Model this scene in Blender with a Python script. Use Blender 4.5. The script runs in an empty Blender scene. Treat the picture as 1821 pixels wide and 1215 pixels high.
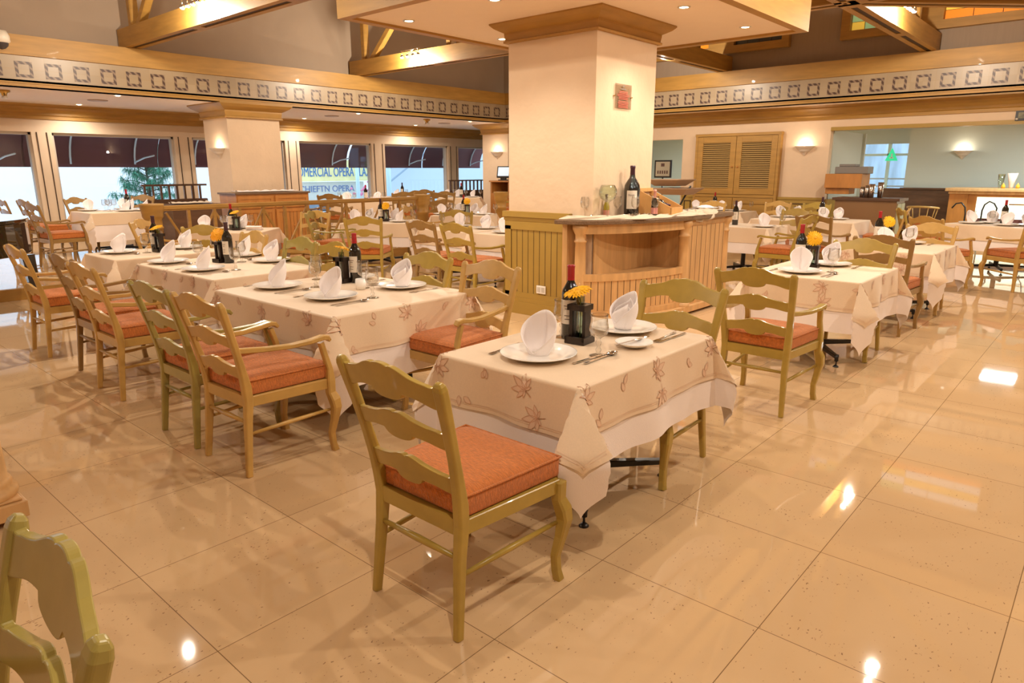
import bpy, math, random
from mathutils import Vector, Matrix
S = bpy.context.scene
C = S.collection
PI = math.pi
R = math.radians
random.seed(7)
S.view_settings.view_transform = 'Standard'
S.view_settings.look = 'None'
S.view_settings.exposure = 0.42
S.view_settings.gamma = 1.0
S.view_settings.use_curve_mapping = False
S.render.film_transparent = False
try:
    S.cycles.max_bounces = 6; S.cycles.diffuse_bounces = 4; S.cycles.glossy_bounces = 3
    S.cycles.transmission_bounces = 5; S.cycles.transparent_max_bounces = 16
    S.cycles.sample_clamp_indirect = 4.0; S.cycles.caustics_reflective = False; S.cycles.caustics_refractive = False
except Exception: pass

# ---------------------------------------------------------------- camera
cd = bpy.data.cameras.new('camera'); cam = bpy.data.objects.new('camera', cd); C.objects.link(cam)
cd.sensor_width = 36.0; cd.lens = 1219.56/1821*36; cd.clip_end = 200
fw = Vector((-0.64186802, 0.72778098, -0.24153734)); rt = Vector((0.75028495, 0.66111208, -0.00181802)); up = Vector((-0.15836013, 0.18238877, 0.97038982))
M = Matrix((rt, up, -fw)).transposed().to_4x4(); M.translation = (0, 0, 1.6)
cam.matrix_world = M
S.camera = cam

# ---------------------------------------------------------------- world (overcast daylight outside the windows)
w = bpy.data.worlds.new('daylight'); S.world = w; w.use_nodes = True
bg = w.node_tree.nodes['Background']; bg.inputs[0].default_value = (0.70, 0.85, 1.0, 1); bg.inputs[1].default_value = 2.2

WARM = (1.0, 0.875, 0.72)
WARM2 = (1.0, 0.90, 0.77)
LIGHTS = dict(canopy=60, low=75, cluster=165, sconce=3.5, bar=75)

# ---------------------------------------------------------------- materials
MATS = {}
def mat(name, col, rough=0.6, metal=0.0, spec=0.5, bump=0.0, bscale=60, vary=0.0, vscale=6, stretch=None, emis=None, estr=0, coat=0, sheen=0, sss=0):
    if name in MATS: return MATS[name]
    m = bpy.data.materials.new(name); m.use_nodes = True; nt = m.node_tree; b = nt.nodes['Principled BSDF']
    b.inputs['Base Color'].default_value = (*col, 1); b.inputs['Roughness'].default_value = rough; b.inputs['Metallic'].default_value = metal
    b.inputs['Specular IOR Level'].default_value = spec; b.inputs['Coat Weight'].default_value = coat; b.inputs['Sheen Weight'].default_value = sheen
    if emis: b.inputs['Emission Color'].default_value = (*emis, 1); b.inputs['Emission Strength'].default_value = estr
    if vary or bump:
        tc = nt.nodes.new('ShaderNodeTexCoord'); mp = nt.nodes.new('ShaderNodeMapping'); nt.links.new(tc.outputs['Object'], mp.inputs['Vector'])
        if stretch: mp.inputs['Scale'].default_value = stretch
    if vary:
        n = nt.nodes.new('ShaderNodeTexNoise'); n.inputs['Scale'].default_value = vscale; n.inputs['Detail'].default_value = 5
        nt.links.new(mp.outputs[0], n.inputs['Vector'])
        r = nt.nodes.new('ShaderNodeMapRange'); r.inputs['To Min'].default_value = 1-vary; r.inputs['To Max'].default_value = 1+vary
        r.inputs['From Min'].default_value = .3; r.inputs['From Max'].default_value = .7
        nt.links.new(n.outputs['Fac'], r.inputs['Value'])
        h = nt.nodes.new('ShaderNodeMix'); h.data_type = 'RGBA'; h.blend_type = 'MULTIPLY'; h.inputs['Factor'].default_value = 1
        h.inputs['A'].default_value = (*col, 1); nt.links.new(r.outputs['Result'], h.inputs['B']); nt.links.new(h.outputs['Result'], b.inputs['Base Color'])
    if bump:
        n2 = nt.nodes.new('ShaderNodeTexNoise'); n2.inputs['Scale'].default_value = bscale; n2.inputs['Detail'].default_value = 3
        nt.links.new(mp.outputs[0], n2.inputs['Vector'])
        bp = nt.nodes.new('ShaderNodeBump'); bp.inputs['Strength'].default_value = bump; bp.inputs['Distance'].default_value = 0.02
        nt.links.new(n2.outputs['Fac'], bp.inputs['Height']); nt.links.new(bp.outputs[0], b.inputs['Normal'])
    MATS[name] = m
    return m
def glassmat(name, tint=(1, 1, 1), amount=0.10, rough=0.0, f0=2.0):
    m = bpy.data.materials.new(name); m.use_nodes = True; nt = m.node_tree; nt.nodes.remove(nt.nodes['Principled BSDF'])
    out = nt.nodes['Material Output']; t = nt.nodes.new('ShaderNodeBsdfTransparent'); t.inputs[0].default_value = (*tint, 1)
    g = nt.nodes.new('ShaderNodeBsdfGlossy'); g.inputs['Roughness'].default_value = rough
    lw = nt.nodes.new('ShaderNodeLayerWeight'); lw.inputs['Blend'].default_value = .5
    pw = nt.nodes.new('ShaderNodeMath'); pw.operation = 'POWER'; pw.inputs[1].default_value = 2.1; nt.links.new(lw.outputs['Facing'], pw.inputs[0])
    ad = nt.nodes.new('ShaderNodeMath'); ad.operation = 'MULTIPLY_ADD'; ad.inputs[1].default_value = f0-1.0; ad.inputs[2].default_value = amount; ad.use_clamp = True
    mx = nt.nodes.new('ShaderNodeMixShader'); nt.links.new(pw.outputs[0], ad.inputs[0]); nt.links.new(ad.outputs[0], mx.inputs[0])
    nt.links.new(t.outputs[0], mx.inputs[1]); nt.links.new(g.outputs[0], mx.inputs[2]); nt.links.new(mx.outputs[0], out.inputs[0])
    MATS[name] = m
    return m
def floormat():
    m = bpy.data.materials.new('floor_tile'); m.use_nodes = True; nt = m.node_tree; b = nt.nodes['Principled BSDF']; L = nt.links.new
    ge = nt.nodes.new('ShaderNodeNewGeometry'); mp = nt.nodes.new('ShaderNodeMapping'); L(ge.outputs['Position'], mp.inputs['Vector'])
    s = 0.6722; mp.inputs['Location'].default_value = (4.118+s*30, -0.852+s*30, 0)
    br = nt.nodes.new('ShaderNodeTexBrick'); br.offset = 0; br.squash = 1; br.inputs['Scale'].default_value = 1
    br.inputs['Brick Width'].default_value = s; br.inputs['Row Height'].default_value = s; br.inputs['Mortar Size'].default_value = .0016; br.inputs['Mortar Smooth'].default_value = 0
    br.inputs['Color1'].default_value = (.62, .415, .225, 1); br.inputs['Color2'].default_value = (.66, .45, .25, 1); br.inputs['Mortar'].default_value = (.22, .13, .06, 1)
    L(mp.outputs[0], br.inputs['Vector'])
    n = nt.nodes.new('ShaderNodeTexNoise'); n.inputs['Scale'].default_value = 1.3; n.inputs['Detail'].default_value = 6; L(ge.outputs['Position'], n.inputs['Vector'])
    r = nt.nodes.new('ShaderNodeMapRange'); r.inputs['To Min'].default_value = .93; r.inputs['To Max'].default_value = 1.07; L(n.outputs['Fac'], r.inputs['Value'])
    # pits: small dark specks, gathered in clusters
    v = nt.nodes.new('ShaderNodeTexNoise'); v.inputs['Scale'].default_value = 95; v.inputs['Detail'].default_value = 2
    mp2 = nt.nodes.new('ShaderNodeMapping'); mp2.inputs['Scale'].default_value = (1, .55, 1); L(ge.outputs['Position'], mp2.inputs['Vector']); L(mp2.outputs[0], v.inputs['Vector'])
    n3 = nt.nodes.new('ShaderNodeTexNoise'); n3.inputs['Scale'].default_value = 5; n3.inputs['Detail'].default_value = 3; L(ge.outputs['Position'], n3.inputs['Vector'])
    r3 = nt.nodes.new('ShaderNodeMapRange'); r3.inputs['From Min'].default_value = .35; r3.inputs['From Max'].default_value = .7; r3.inputs['To Min'].default_value = .745; r3.inputs['To Max'].default_value = .655
    L(n3.outputs['Fac'], r3.inputs['Value'])
    cmp_ = nt.nodes.new('ShaderNodeMath'); cmp_.operation = 'GREATER_THAN'; L(v.outputs['Fac'], cmp_.inputs[0]); L(r3.outputs[0], cmp_.inputs[1])
    m1 = nt.nodes.new('ShaderNodeMix'); m1.data_type = 'RGBA'; m1.blend_type = 'MULTIPLY'; m1.inputs['Factor'].default_value = 1
    L(br.outputs['Color'], m1.inputs['A']); L(r.outputs[0], m1.inputs['B'])
    m2 = nt.nodes.new('ShaderNodeMix'); m2.data_type = 'RGBA'; L(cmp_.outputs[0], m2.inputs['Factor']); L(m1.outputs['Result'], m2.inputs['A']); m2.inputs['B'].default_value = (.30, .18, .095, 1)
    L(m2.outputs['Result'], b.inputs['Base Color']); b.inputs['Roughness'].default_value = .03; b.inputs['Specular IOR Level'].default_value = .5
    MATS['floor'] = m
def tilemat():
    m = bpy.data.materials.new('frieze_tile'); m.use_nodes = True; nt = m.node_tree; b = nt.nodes['Principled BSDF']; L = nt.links.new
    tc = nt.nodes.new('ShaderNodeTexCoord'); br = nt.nodes.new('ShaderNodeTexBrick'); br.offset = 0
    br.inputs['Scale'].default_value = 1; br.inputs['Brick Width'].default_value = .2; br.inputs['Row Height'].default_value = .195
    br.inputs['Mortar Size'].default_value = .003; br.inputs['Color1'].default_value = (.36, .27, .165, 1); br.inputs['Color2'].default_value = (.41, .31, .195, 1); br.inputs['Mortar'].default_value = (.38, .27, .14, 1)
    L(tc.outputs['UV'], br.inputs['Vector']); L(br.outputs['Color'], b.inputs['Base Color']); b.inputs['Roughness'].default_value = .35
    MATS['frieze'] = m
def motifmat():
    m = bpy.data.materials.new('frieze_motif'); m.use_nodes = True; nt = m.node_tree; b = nt.nodes['Principled BSDF']; L = nt.links.new
    tc = nt.nodes.new('ShaderNodeTexCoord'); wv = nt.nodes.new('ShaderNodeTexWave'); wv.wave_type = 'BANDS'; wv.bands_direction = 'DIAGONAL'; wv.inputs['Scale'].default_value = 6.5; wv.inputs['Distortion'].default_value = .6
    L(tc.outputs['UV'], wv.inputs['Vector']); cr = nt.nodes.new('ShaderNodeValToRGB'); cr.color_ramp.elements[0].color = (.075, .04, .028, 1); cr.color_ramp.elements[1].color = (.26, .18, .12, 1)
    cr.color_ramp.elements[0].position = .45; cr.color_ramp.elements[1].position = .8
    L(wv.outputs['Fac'], cr.inputs[0]); L(cr.outputs[0], b.inputs['Base Color']); b.inputs['Roughness'].default_value = .4
    MATS['motif'] = m
floormat(); tilemat(); motifmat()
olive = mat('olive_paint', (.42, .285, .055), .3, coat=.25, vary=.10, vscale=9)
tan = mat('tan_paint', (.52, .31, .085), .33, coat=.2, vary=.10, vscale=9)
brown = mat('brown_paint', (.31, .18, .055), .35, coat=.2, vary=.12, vscale=9)
green = mat('olive_green_paint', (.34, .265, .065), .28, coat=.3, vary=.10, vscale=9)
cushion = mat('rust_fabric', (.58, .175, .032), .9, bump=.5, bscale=120, vary=.22, vscale=45, stretch=(1, 3.5, 1), sheen=.2)
wood = mat('golden_wood', (.42, .225, .046), .5, vary=.13, vscale=2.2, stretch=(1, 1, 7), coat=.03)
woodl = mat('light_oak', (.60, .35, .145), .42, vary=.15, vscale=3.5, stretch=(4, 4, .7))
wainsc = mat('mustard_panel_paint', (.40, .25, .05), .4, vary=.05, vscale=4)
cherry = mat('orange_wood', (.48, .20, .045), .35, vary=.14, vscale=3, stretch=(3, 3, .7))
darkwood = mat('dark_bench_wood', (.10, .045, .02), .4, vary=.2, vscale=4, stretch=(1, 1, 5))
plaster = mat('cream_plaster', (.72, .535, .36), .75, bump=.45, bscale=6, vary=.03, vscale=3)
plain = mat('cream_wall', (.70, .54, .38), .7, vary=.02)
ceilm = mat('ceiling_paint', (.88, .72, .57), .7, vary=.01)
roofm = mat('roof_board', (.38, .285, .20), .75, vary=.03, vscale=2, stretch=(14, 1, 1))
slotm = mat('dark_slot', (.05, .022, .008), .7)
cloth = mat('beige_damask', (.79, .60, .41), .55, vary=.03, vscale=150, sheen=.3)
embro = mat('leaf_embroidery', (.62, .34, .20), .6, sheen=.2)
embro2 = mat('leaf_embroidery_fill', (.765, .535, .37), .5, sheen=.2)
white = mat('white_linen', (.90, .80, .75), .7, bump=.15, bscale=300, sheen=.2)
napm = mat('napkin_linen', (.95, .87, .85), .75, bump=.1, bscale=300, sheen=.2)
china = mat('white_china', (.93, .90, .86), .12, coat=.3)
steel = mat('cutlery_steel', (.62, .56, .50), .18, metal=1)
chrome = mat('chrome', (.7, .66, .6), .12, metal=1)
black = mat('black_metal', (.012, .010, .010), .35)
blackgloss = mat('black_lacquer', (.008, .007, .006), .05, coat=1)
standm = mat('dark_vase_stand', (.022, .012, .008), .3)
bottlem = mat('dark_bottle_glass', (.010, .008, .005), .06, coat=.8)
capred = mat('red_capsule', (.38, .012, .02), .3)
capdark = mat('dark_capsule', (.05, .015, .03), .3)
labelm = mat('paper_label', (.74, .66, .55), .6)
printm = mat('label_print', (.10, .05, .04), .6)
petal = mat('yellow_petal', (.95, .52, .004), .55)
petalo = mat('orange_petal', (.9, .40, .004), .55)
stemm = mat('flower_stem', (.10, .22, .03), .5)
stone = mat('brown_granite', (.17, .10, .055), .3, vary=.35, vscale=90)
brass = mat('brass', (.6, .38, .12), .25, metal=1)
windowf = mat('window_frame_paint', (.55, .47, .38), .5)
bulbm = mat('lamp_glow', (1, 1, 1), .5, emis=(1, .80, .52), estr=30)
bulbm2 = mat('spot_bulb_glow', (1, 1, 1), .5, emis=(1, .86, .66), estr=160)
ringm = mat('lamp_ring', (.75, .70, .62), .3, metal=.6)
scon = mat('sconce_plaster', (.80, .68, .55), .7)
awn = mat('maroon_canvas', (.15, .045, .06), .8)
rib = mat('awning_rib', (.75, .85, .92), .4)
outwall = mat('outside_white_wall', (.86, .88, .90), .8)
outblue = mat('outside_grey_wall', (.50, .60, .68), .8)
signy = mat('yellow_sign', (.95, .83, .38), .7, vary=.08, vscale=2)
signb = mat('blue_letters', (.03, .16, .42), .6)
pine = mat('pine_needles', (.05, .26, .16), .7)
bark = mat('bark', (.10, .08, .06), .9)
teal = mat('bar_wall_paint', (.52, .56, .50), .7)
barpanel = mat('lit_bar_panel', (.85, .88, .75), .5, emis=(.93, 1.0, .78), estr=.8)
marble = mat('bar_dark_stone', (.10, .035, .03), .25, vary=.5, vscale=20)
glass = glassmat('drinking_glass', (.985, .985, .975), .085, f0=2.1)
gglass = glassmat('green_glass', (.92, .96, .90), .06)
pane = glassmat('window_pane', (.95, .98, 1.0), .03, f0=1.45)
tube_g = glassmat('vase_glass', (.80, .88, .84), .10)

# ---------------------------------------------------------------- mesh builder
class B:
    def __init__(s): s.v = []; s.f = []; s.m = []; s.sm = []
    def add(s, vs, fs, mi=0, smooth=False, T=None):
        o = len(s.v)
        s.v += [tuple(T @ Vector(p)) if T else tuple(p) for p in vs]
        s.f += [tuple(i+o for i in f) for f in fs]; s.m += [mi]*len(fs); s.sm += [smooth]*len(fs)
        return s
    def box(s, x0, y0, z0, x1, y1, z1, mi=0, T=None):
        vs = [(x0, y0, z0), (x1, y0, z0), (x1, y1, z0), (x0, y1, z0), (x0, y0, z1), (x1, y0, z1), (x1, y1, z1), (x0, y1, z1)]
        return s.add(vs, [(0, 3, 2, 1), (4, 5, 6, 7), (0, 1, 5, 4), (1, 2, 6, 5), (2, 3, 7, 6), (3, 0, 4, 7)], mi, False, T)
    def lathe(s, prof, seg=20, cx=0, cy=0, cz=0, mi=0, T=None, a0=0, a1=2*PI, cap=False):
        full = abs(a1-a0-2*PI) < 1e-6; n = seg if full else seg+1; vs = []; fs = []
        for r, z in prof:
            for k in range(n):
                a = a0+(a1-a0)*k/seg; vs.append((cx+r*math.cos(a), cy+r*math.sin(a), cz+z))
        for i in range(len(prof)-1):
            for k in range(seg):
                k2 = (k+1) % n if full else k+1
                fs.append((i*n+k, i*n+k2, (i+1)*n+k2, (i+1)*n+k))
        s.add(vs, fs, mi, True, T)
        if cap and full:
            o = len(s.v)-len(vs); s.f += [tuple(o+k for k in range(n))[::-1], tuple(o+(len(prof)-1)*n+k for k in range(n))]; s.m += [mi]*2; s.sm += [False]*2
        return s
    def tube(s, pts, r, seg=8, mi=0, T=None, caps=True):
        pts = [Vector(p) for p in pts]; n = len(pts); rr = r if isinstance(r, (list, tuple)) else [r]*n; vs = []; fs = []
        t0 = (pts[1]-pts[0]).normalized(); ref = Vector((0, 0, 1)) if abs(t0.z) < .9 else Vector((1, 0, 0)); u = t0.cross(ref).normalized()
        for i, p in enumerate(pts):
            t = (pts[min(i+1, n-1)]-pts[max(i-1, 0)]).normalized(); u = (u-t*u.dot(t)).normalized(); v = t.cross(u)
            for k in range(seg):
                a = 2*PI*k/seg; vs.append(tuple(p+(u*math.cos(a)+v*math.sin(a))*rr[i]))
        for i in range(n-1):
            for k in range(seg):
                k2 = (k+1) % seg; fs.append((i*seg+k, i*seg+k2, (i+1)*seg+k2, (i+1)*seg+k))
        if caps: fs += [tuple(range(seg))[::-1], tuple((n-1)*seg+k for k in range(seg))]
        return s.add(vs, fs, mi, True, T)
    def sweep(s, pts, secs, side=Vector((1, 0, 0)), mi=0, T=None, ch=.25):
        # rectangular bar with chamfered corners along pts; secs = (width along side, depth)
        pts = [Vector(p) for p in pts]; n = len(pts); vs = []; fs = []
        for i, p in enumerate(pts):
            t = (pts[min(i+1, n-1)]-pts[max(i-1, 0)]).normalized(); u = (side-t*side.dot(t)).normalized(); v = t.cross(u)
            w_, d_ = secs[i] if isinstance(secs, list) else secs; w_ /= 2; d_ /= 2; c = min(w_, d_)*ch
            for a, b in ((w_-c, -d_), (w_, -d_+c), (w_, d_-c), (w_-c, d_), (-w_+c, d_), (-w_, d_-c), (-w_, -d_+c), (-w_+c, -d_)): vs.append(tuple(p+u*a+v*b))
        for i in range(n-1):
            for k in range(8):
                k2 = (k+1) % 8; fs.append((i*8+k, i*8+k2, (i+1)*8+k2, (i+1)*8+k))
        fs += [tuple(range(8))[::-1], tuple((n-1)*8+k for k in range(8))]
        return s.add(vs, fs, mi, False, T)
    def strip(s, top, bot, y0, y1, mi=0, T=None, bow=None):
        # board with outline top/bottom lists of (x,z), thickness y0..y1, optional bow(x)->dy
        n = len(top); vs = []
        for lst in (top, bot):
            for x, z in lst:
                dy = bow(x, z) if bow else 0
                vs.append((x, y0+dy, z)); vs.append((x, y1+dy, z))
        fs = []
        for i in range(n-1):
            a = 2*i; b = 2*i+2; c = 2*n+2*i; d = c+2
            fs += [(a, b, d, c), (a+1, c+1, d+1, b+1), (a, a+1, b+1, b), (c, d, d+1, c+1)]
        fs += [(0, 2*n, 2*n+1, 1), (2*n-2, 2*n-1, 4*n-1, 4*n-2)]
        return s.add(vs, fs, mi, False, T)
    def prism(s, poly, z0, z1, mi=0, T=None):
        n = len(poly); vs = [(x, y, z0) for x, y in poly]+[(x, y, z1) for x, y in poly]
        fs = [tuple(range(n))[::-1], tuple(range(n, 2*n))]+[(i, (i+1) % n, n+(i+1) % n, n+i) for i in range(n)]
        return s.add(vs, fs, mi, False, T)
    def build(s, name, mats, parent=None, loc=None, bevel=0, uv=None):
        me = bpy.data.meshes.new(name); me.from_pydata(s.v, [], s.f)
        for m in (mats if isinstance(mats, (list, tuple)) else [mats]): me.materials.append(m)
        me.polygons.foreach_set('material_index', s.m); me.polygons.foreach_set('use_smooth', s.sm)
        if uv:
            l = me.uv_layers.new()
            for p in me.polygons:
                for li in p.loop_indices: l.data[li].uv = uv(me.vertices[me.loops[li].vertex_index].co)
        me.update()
        if hasattr(s, 'sharp'): me.set_sharp_from_angle(angle=R(s.sharp))
        o = bpy.data.objects.new(name, me); C.objects.link(o)
        if parent: o.parent = parent
        if loc: o.location = loc
        if bevel:
            md = o.modifiers.new('bevel', 'BEVEL'); md.width = bevel; md.segments = 2; md.limit_method = 'ANGLE'; md.angle_limit = R(35)
        return o
def tag(o, label, cat, group=None):
    o['label'] = label; o['category'] = cat
    if group: o['group'] = group
    return o
def thing(name, label, cat, loc=(0, 0, 0), rz=0, group=None):
    o = bpy.data.objects.new(name, None); C.objects.link(o); o.location = loc; o.rotation_euler = (0, 0, rz); o.empty_display_size = .1
    return tag(o, label, cat, group)
def struct(o, label=None):
    o['kind'] = 'structure'
    if label: o['label'] = label
    return o
SC = 1.25
def dup(root, loc, rz, label, group=None):
    r = root.copy(); C.objects.link(r); r.location = loc; r.rotation_euler = (0, 0, rz); r['label'] = label
    if group: r['group'] = group
    for ch in KIDS.setdefault(root.name, list(root.children)):
        c = ch.copy(); C.objects.link(c); c.parent = r
        for g in KIDS.setdefault(ch.name, list(ch.children)):
            d = g.copy(); C.objects.link(d); d.parent = c
    return r
KIDS = {}
def RZ(a, loc=(0, 0, 0)): return Matrix.Translation(loc) @ Matrix.Rotation(a, 4, 'Z')
def lamp(kind, loc, energy, col, parent=None, size=.1, spot=None, blend=.6, aim=None, sx=None):
    d = bpy.data.lights.new(kind.lower()+'_lamp', kind); d.energy = energy; d.color = col
    if kind == 'SPOT': d.spot_size = R(spot); d.spot_blend = blend; d.shadow_soft_size = size
    elif kind == 'POINT': d.shadow_soft_size = size
    elif kind == 'AREA':
        d.size = size
        if sx: d.shape = 'RECTANGLE'; d.size_y = sx
    o = bpy.data.objects.new('lamp_light', d); C.objects.link(o)
    if parent: o.parent = parent; loc = Vector(loc)-parent.location
    o.location = loc
    if aim: o.rotation_euler = Vector(aim).to_track_quat('-Z', 'Y').to_euler()
    return o

# ================================================================ SETTING
b = B(); b.box(-10.5, -6, -.2, 8, 27, 0); b.box(-16.9, -6, -.2, -10.5, 27, 0)
struct(b.build('floor', MATS['floor']), 'polished beige stone tile floor')
b = B(); b.box(-16.6, -6, 0.001, -10.52, 20, .15); b.box(-10.52, -6, 0.001, -10.46, 20, .148, 1)
struct(b.build('floor_platform', [MATS['floor'], wood]), 'raised floor along the windows with wooden riser')
# left wall with window openings
ys = [(-6, -1.3), (-.9, 1.6), (2.0-.05, 4.36), (4.72, 7.15), (7.56, 9.96), (10.37, 12.72), (13.2, 15.75), (16.2, 18.6)]
b = B(); b.box(-16.85, -6, 2.37, -16.6, 20, 3.0); b.box(-16.85, -6, 0, -16.6, 20, .31)
prev = -6
for i, (a, c) in enumerate(ys):
    if a > prev: b.box(-16.85, prev, .31, -16.6, a, 2.37)
    prev = c
b.box(-16.85, prev, .31, -16.6, 20, 2.37)
# thin joints drawn as shallow grooves beside every opening
for (a, c) in ys[1:]:
    b.box(-16.6, a-.10, .31, -16.585, a-.085, 2.37, 1); b.box(-16.6, c+.085, .31, -16.585, c+.10, 2.37, 1)
struct(b.build('wall_left', [plain, slotm]), 'cream window wall')
for i, (a, c) in enumerate(ys):
    f = B()
    for q in (a, c-.045): f.box(-16.80, q, .31, -16.66, q+.045, 2.37)
    f.box(-16.80, a, .31, -16.66, c, .36); f.box(-16.80, a, 2.32, -16.66, c, 2.37)
    fo = struct(f.build('window_%d' % (i+1), windowf), 'tall window on the street')
    g = B(); g.box(-16.74, a+.045, .36, -16.735, c-.045, 2.32); g.build('window_pane', pane, fo)
# low ceiling along the windows + wall ends
b = B(); b.box(-16.85, -6, 2.9, -13.3, 20, 3.0); struct(b.build('ceiling_low', ceilm), 'low white ceiling along the windows')
b = B(); b.box(-13.3, 14.8, 2.9, 8, 15.8, 3.0); struct(b.build('ceiling_strip', ceilm), 'narrow low ceiling over the right wall')
def beam_band(axis, name):
    # fascia: timber beam over tile frieze over trim; axis 'x': plane x=-13.3 facing +x ; 'y': plane y=14.8 facing -y
    def bx(bb, t0, t1, o0, o1, z0, z1, mi=0):
        if axis == 'x': bb.box(-13.3+o0, t0, z0, -13.3+o1, t1, z1, mi)
        else: bb.box(t0, 14.8-o1, z0, t1, 14.8-o0, z1, mi)
    t0, t1 = (-6, 14.8) if axis == 'x' else (-13.3, 8)
    bb = B(); bx(bb, t0, t1, -.25, .03, 3.36, 3.66); bx(bb, t0, t1, .03, .045, 3.36, 3.385); bx(bb, t0, t1, -.25, .02, 2.90, 2.965); bx(bb, t0, t1, .02, .035, 2.945, 2.965)
    struct(bb.build('trim_fascia_beam_'+name, wood), 'golden timber fascia beam')
    fb = B(); bx(fb, t0, t1, -.2, 0, 2.965, 3.36)
    start = 3.43-.4*22 if axis == 'x' else -8.26-.39*12.5
    n = 60; pitch = .405 if axis == 'x' else .385
    for k in range(n):
        c = start+pitch*k
        if c-.15 < t0 or c+.15 > t1: continue
        zc = 3.155; o = .118; i_ = .075
        for (p0, p1, q0, q1) in ((c-o, c+o, zc+i_, zc+o), (c-o, c+o, zc-o, zc-i_), (c-o, c-i_, zc-i_, zc+i_), (c+i_, c+o, zc-i_, zc+i_)): bx(fb, p0, p1, 0, .003, q0, q1, 1)
    s0 = start-.2
    uvf = (lambda co: (co.y-s0, co.z-2.96)) if axis == 'x' else (lambda co: (co.x-s0, co.z-2.96))
    struct(fb.build('trim_tile_frieze_'+name, [MATS['frieze'], MATS['motif']], uv=uvf), 'tile frieze with square brown motifs')
beam_band('x', 'left'); beam_band('y', 'right')
def cornice(name, pts, mats=None):
    # profile runs out from wall; pts: list of wall line (p0,p1,normal)
    prof = [(0, 2.62), (.03, 2.62), (.03, 2.68), (.06, 2.70), (.06, 2.74), (.10, 2.80), (.16, 2.84), (.16, 2.86), (.2, 2.9), (0, 2.9)]
    bb = B()
    for (x0, y0, x1, y1, nx, ny) in pts:
        n = len(prof); vs = [(x0+nx*o, y0+ny*o, z) for o, z in prof]+[(x1+nx*o, y1+ny*o, z) for o, z in prof]
        bb.add(vs, [(i, (i+1) % n, n+(i+1) % n, n+i) for i in range(n)]+[tuple(range(n))[::-1], tuple(range(n, 2*n))])
    return struct(bb.build(name, mats or wood), 'wooden cornice under the ceiling')
cornice('trim_cornice_left', [(-16.6, -6, -16.6, 20, 1, 0)])
cornice('trim_cornice_right', [(-13.3, 15.6, 8, 15.6, 0, -1)])
# right wall with openings
b = B()
b.box(-11.5, 15.6, 2.33, -4.88, 15.8, 2.95); b.box(-4.88, 15.6, 2.42, 8, 15.85, 2.95); b.box(-4.88, 15.58, 2.40, 8, 15.86, 2.47, 1)
b.box(-8.26, 15.6, 0, -4.88, 15.8, 2.33); b.box(-4.88-.02, 15.78, 0, -4.86, 17.85, 2.42, 2); b.box(-11.5, 15.6, 0, -9.6, 15.8, 2.33)
b.box(-4.90, 17.85, 0, -4.80, 17.95, 2.42, 2)
struct(b.build('wall_right', [plaster, wainsc, teal]), 'cream plaster wall with openings')
# wainscot of the right wall
b = B()
for x0, x1 in ((-8.2, -7.86), (-5.86, -4.88)):
    b.box(x0, 15.55, .0, x1, 15.6, .98); b.box(x0, 15.53, .98, x1, 15.6, 1.03); b.box(x0, 15.53, 0, x1, 15.56, .14)
    b.box(x0+.08, 15.54, .22, x0+.1, 15.55, .9, 1); b.box(x1-.1, 15.54, .22, x1-.08, 15.55, .9, 1); b.box(x0+.08, 15.54, .88, x1-.08, 15.55, .9, 1)
b.box(-4.86, 15.6, 0, -4.8, 17.85, 1.0)
struct(b.build('trim_wainscot_right', [wainsc, slotm]), 'mustard wooden wainscot')
# rooms beyond the right wall
b = B(); b.box(-4.35, 20.0, 0, 8, 20.15, 3.0); b.box(-13, 21.5, 2.3, -4.35, 21.6, 3.0); b.box(-13, 21.5, 0, -9.6, 21.6, 2.3); b.box(-13, 21.5, 0, -4.35, 21.6, .4); b.box(-8.2, 21.5, .3, -5.9, 21.6, 2.3); b.box(-13, 15.8, 0, -12.9, 21.6, 3.0)
struct(b.build('wall_bar_back', teal), 'grey green wall of the bar room')
b = B(); b.box(-13, 15.85, 2.75, 8, 22, 2.85); struct(b.build('ceiling_bar', ceilm), 'ceiling of the bar room')
b = B(); b.box(-4.86, 19.9, 0, 8, 20.0, 1.15); b.box(-4.4, 19.86, 1.13, 8, 20, 1.17)
struct(b.build('trim_bar_panelling', darkwood), 'dark panelling of the bar room')
# enclosing walls behind the camera, roof
b = B(); b.box(-16.85, -6.2, 0, 8.2, -6, 4.2); struct(b.build('wall_back', plain), 'cream wall behind')
b = B(); b.box(8, -6.2, 0, 8.2, 27, 4.2); struct(b.build('wall_side', plain), 'cream side wall')
b = B(); b.box(-16.85, 20, 0, -12.9, 20.2, 3.0); struct(b.build('wall_end', plain), 'cream end wall')
tn = math.tan(R(30))
def hip():
    x0, x1, y0, y1, z = -13.65, 8.1, -6.1, 15.15, 5.2
    h = (y1-y0)/2; xr0 = x0+h; xr1 = x1-h; yc = (y0+y1)/2; zt = z+h*tn
    if xr0 > xr1: xr0 = xr1 = (x0+x1)/2
    bb = B(); o = .12
    V = [(x0, y0, z), (x1, y0, z), (x1, y1, z), (x0, y1, z), (xr0, yc, zt), (xr1, yc, zt)]
    V2 = [(p[0], p[1], p[2]+o) for p in V]
    F = [(0, 1, 5, 4), (1, 2, 5), (2, 3, 4, 5), (3, 0, 4)]
    bb.add(V+V2, [f[::-1] for f in F]+[tuple(i+6 for i in f) for f in F]+[(0, 1, 7, 6), (1, 2, 8, 7), (2, 3, 9, 8), (3, 0, 6, 9)])
    return bb
b = B(); b.box(-13.7, -6.1, 3.55, -13.6, 15.2, 5.25); struct(b.build('wall_upper_left', roofm), 'grey brown upper wall above the left fascia')
b = B(); b.box(-13.6, 15.1, 3.55, 8.1, 15.2, 5.25); struct(b.build('wall_upper_right', roofm), 'grey brown upper wall above the right fascia')
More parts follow.
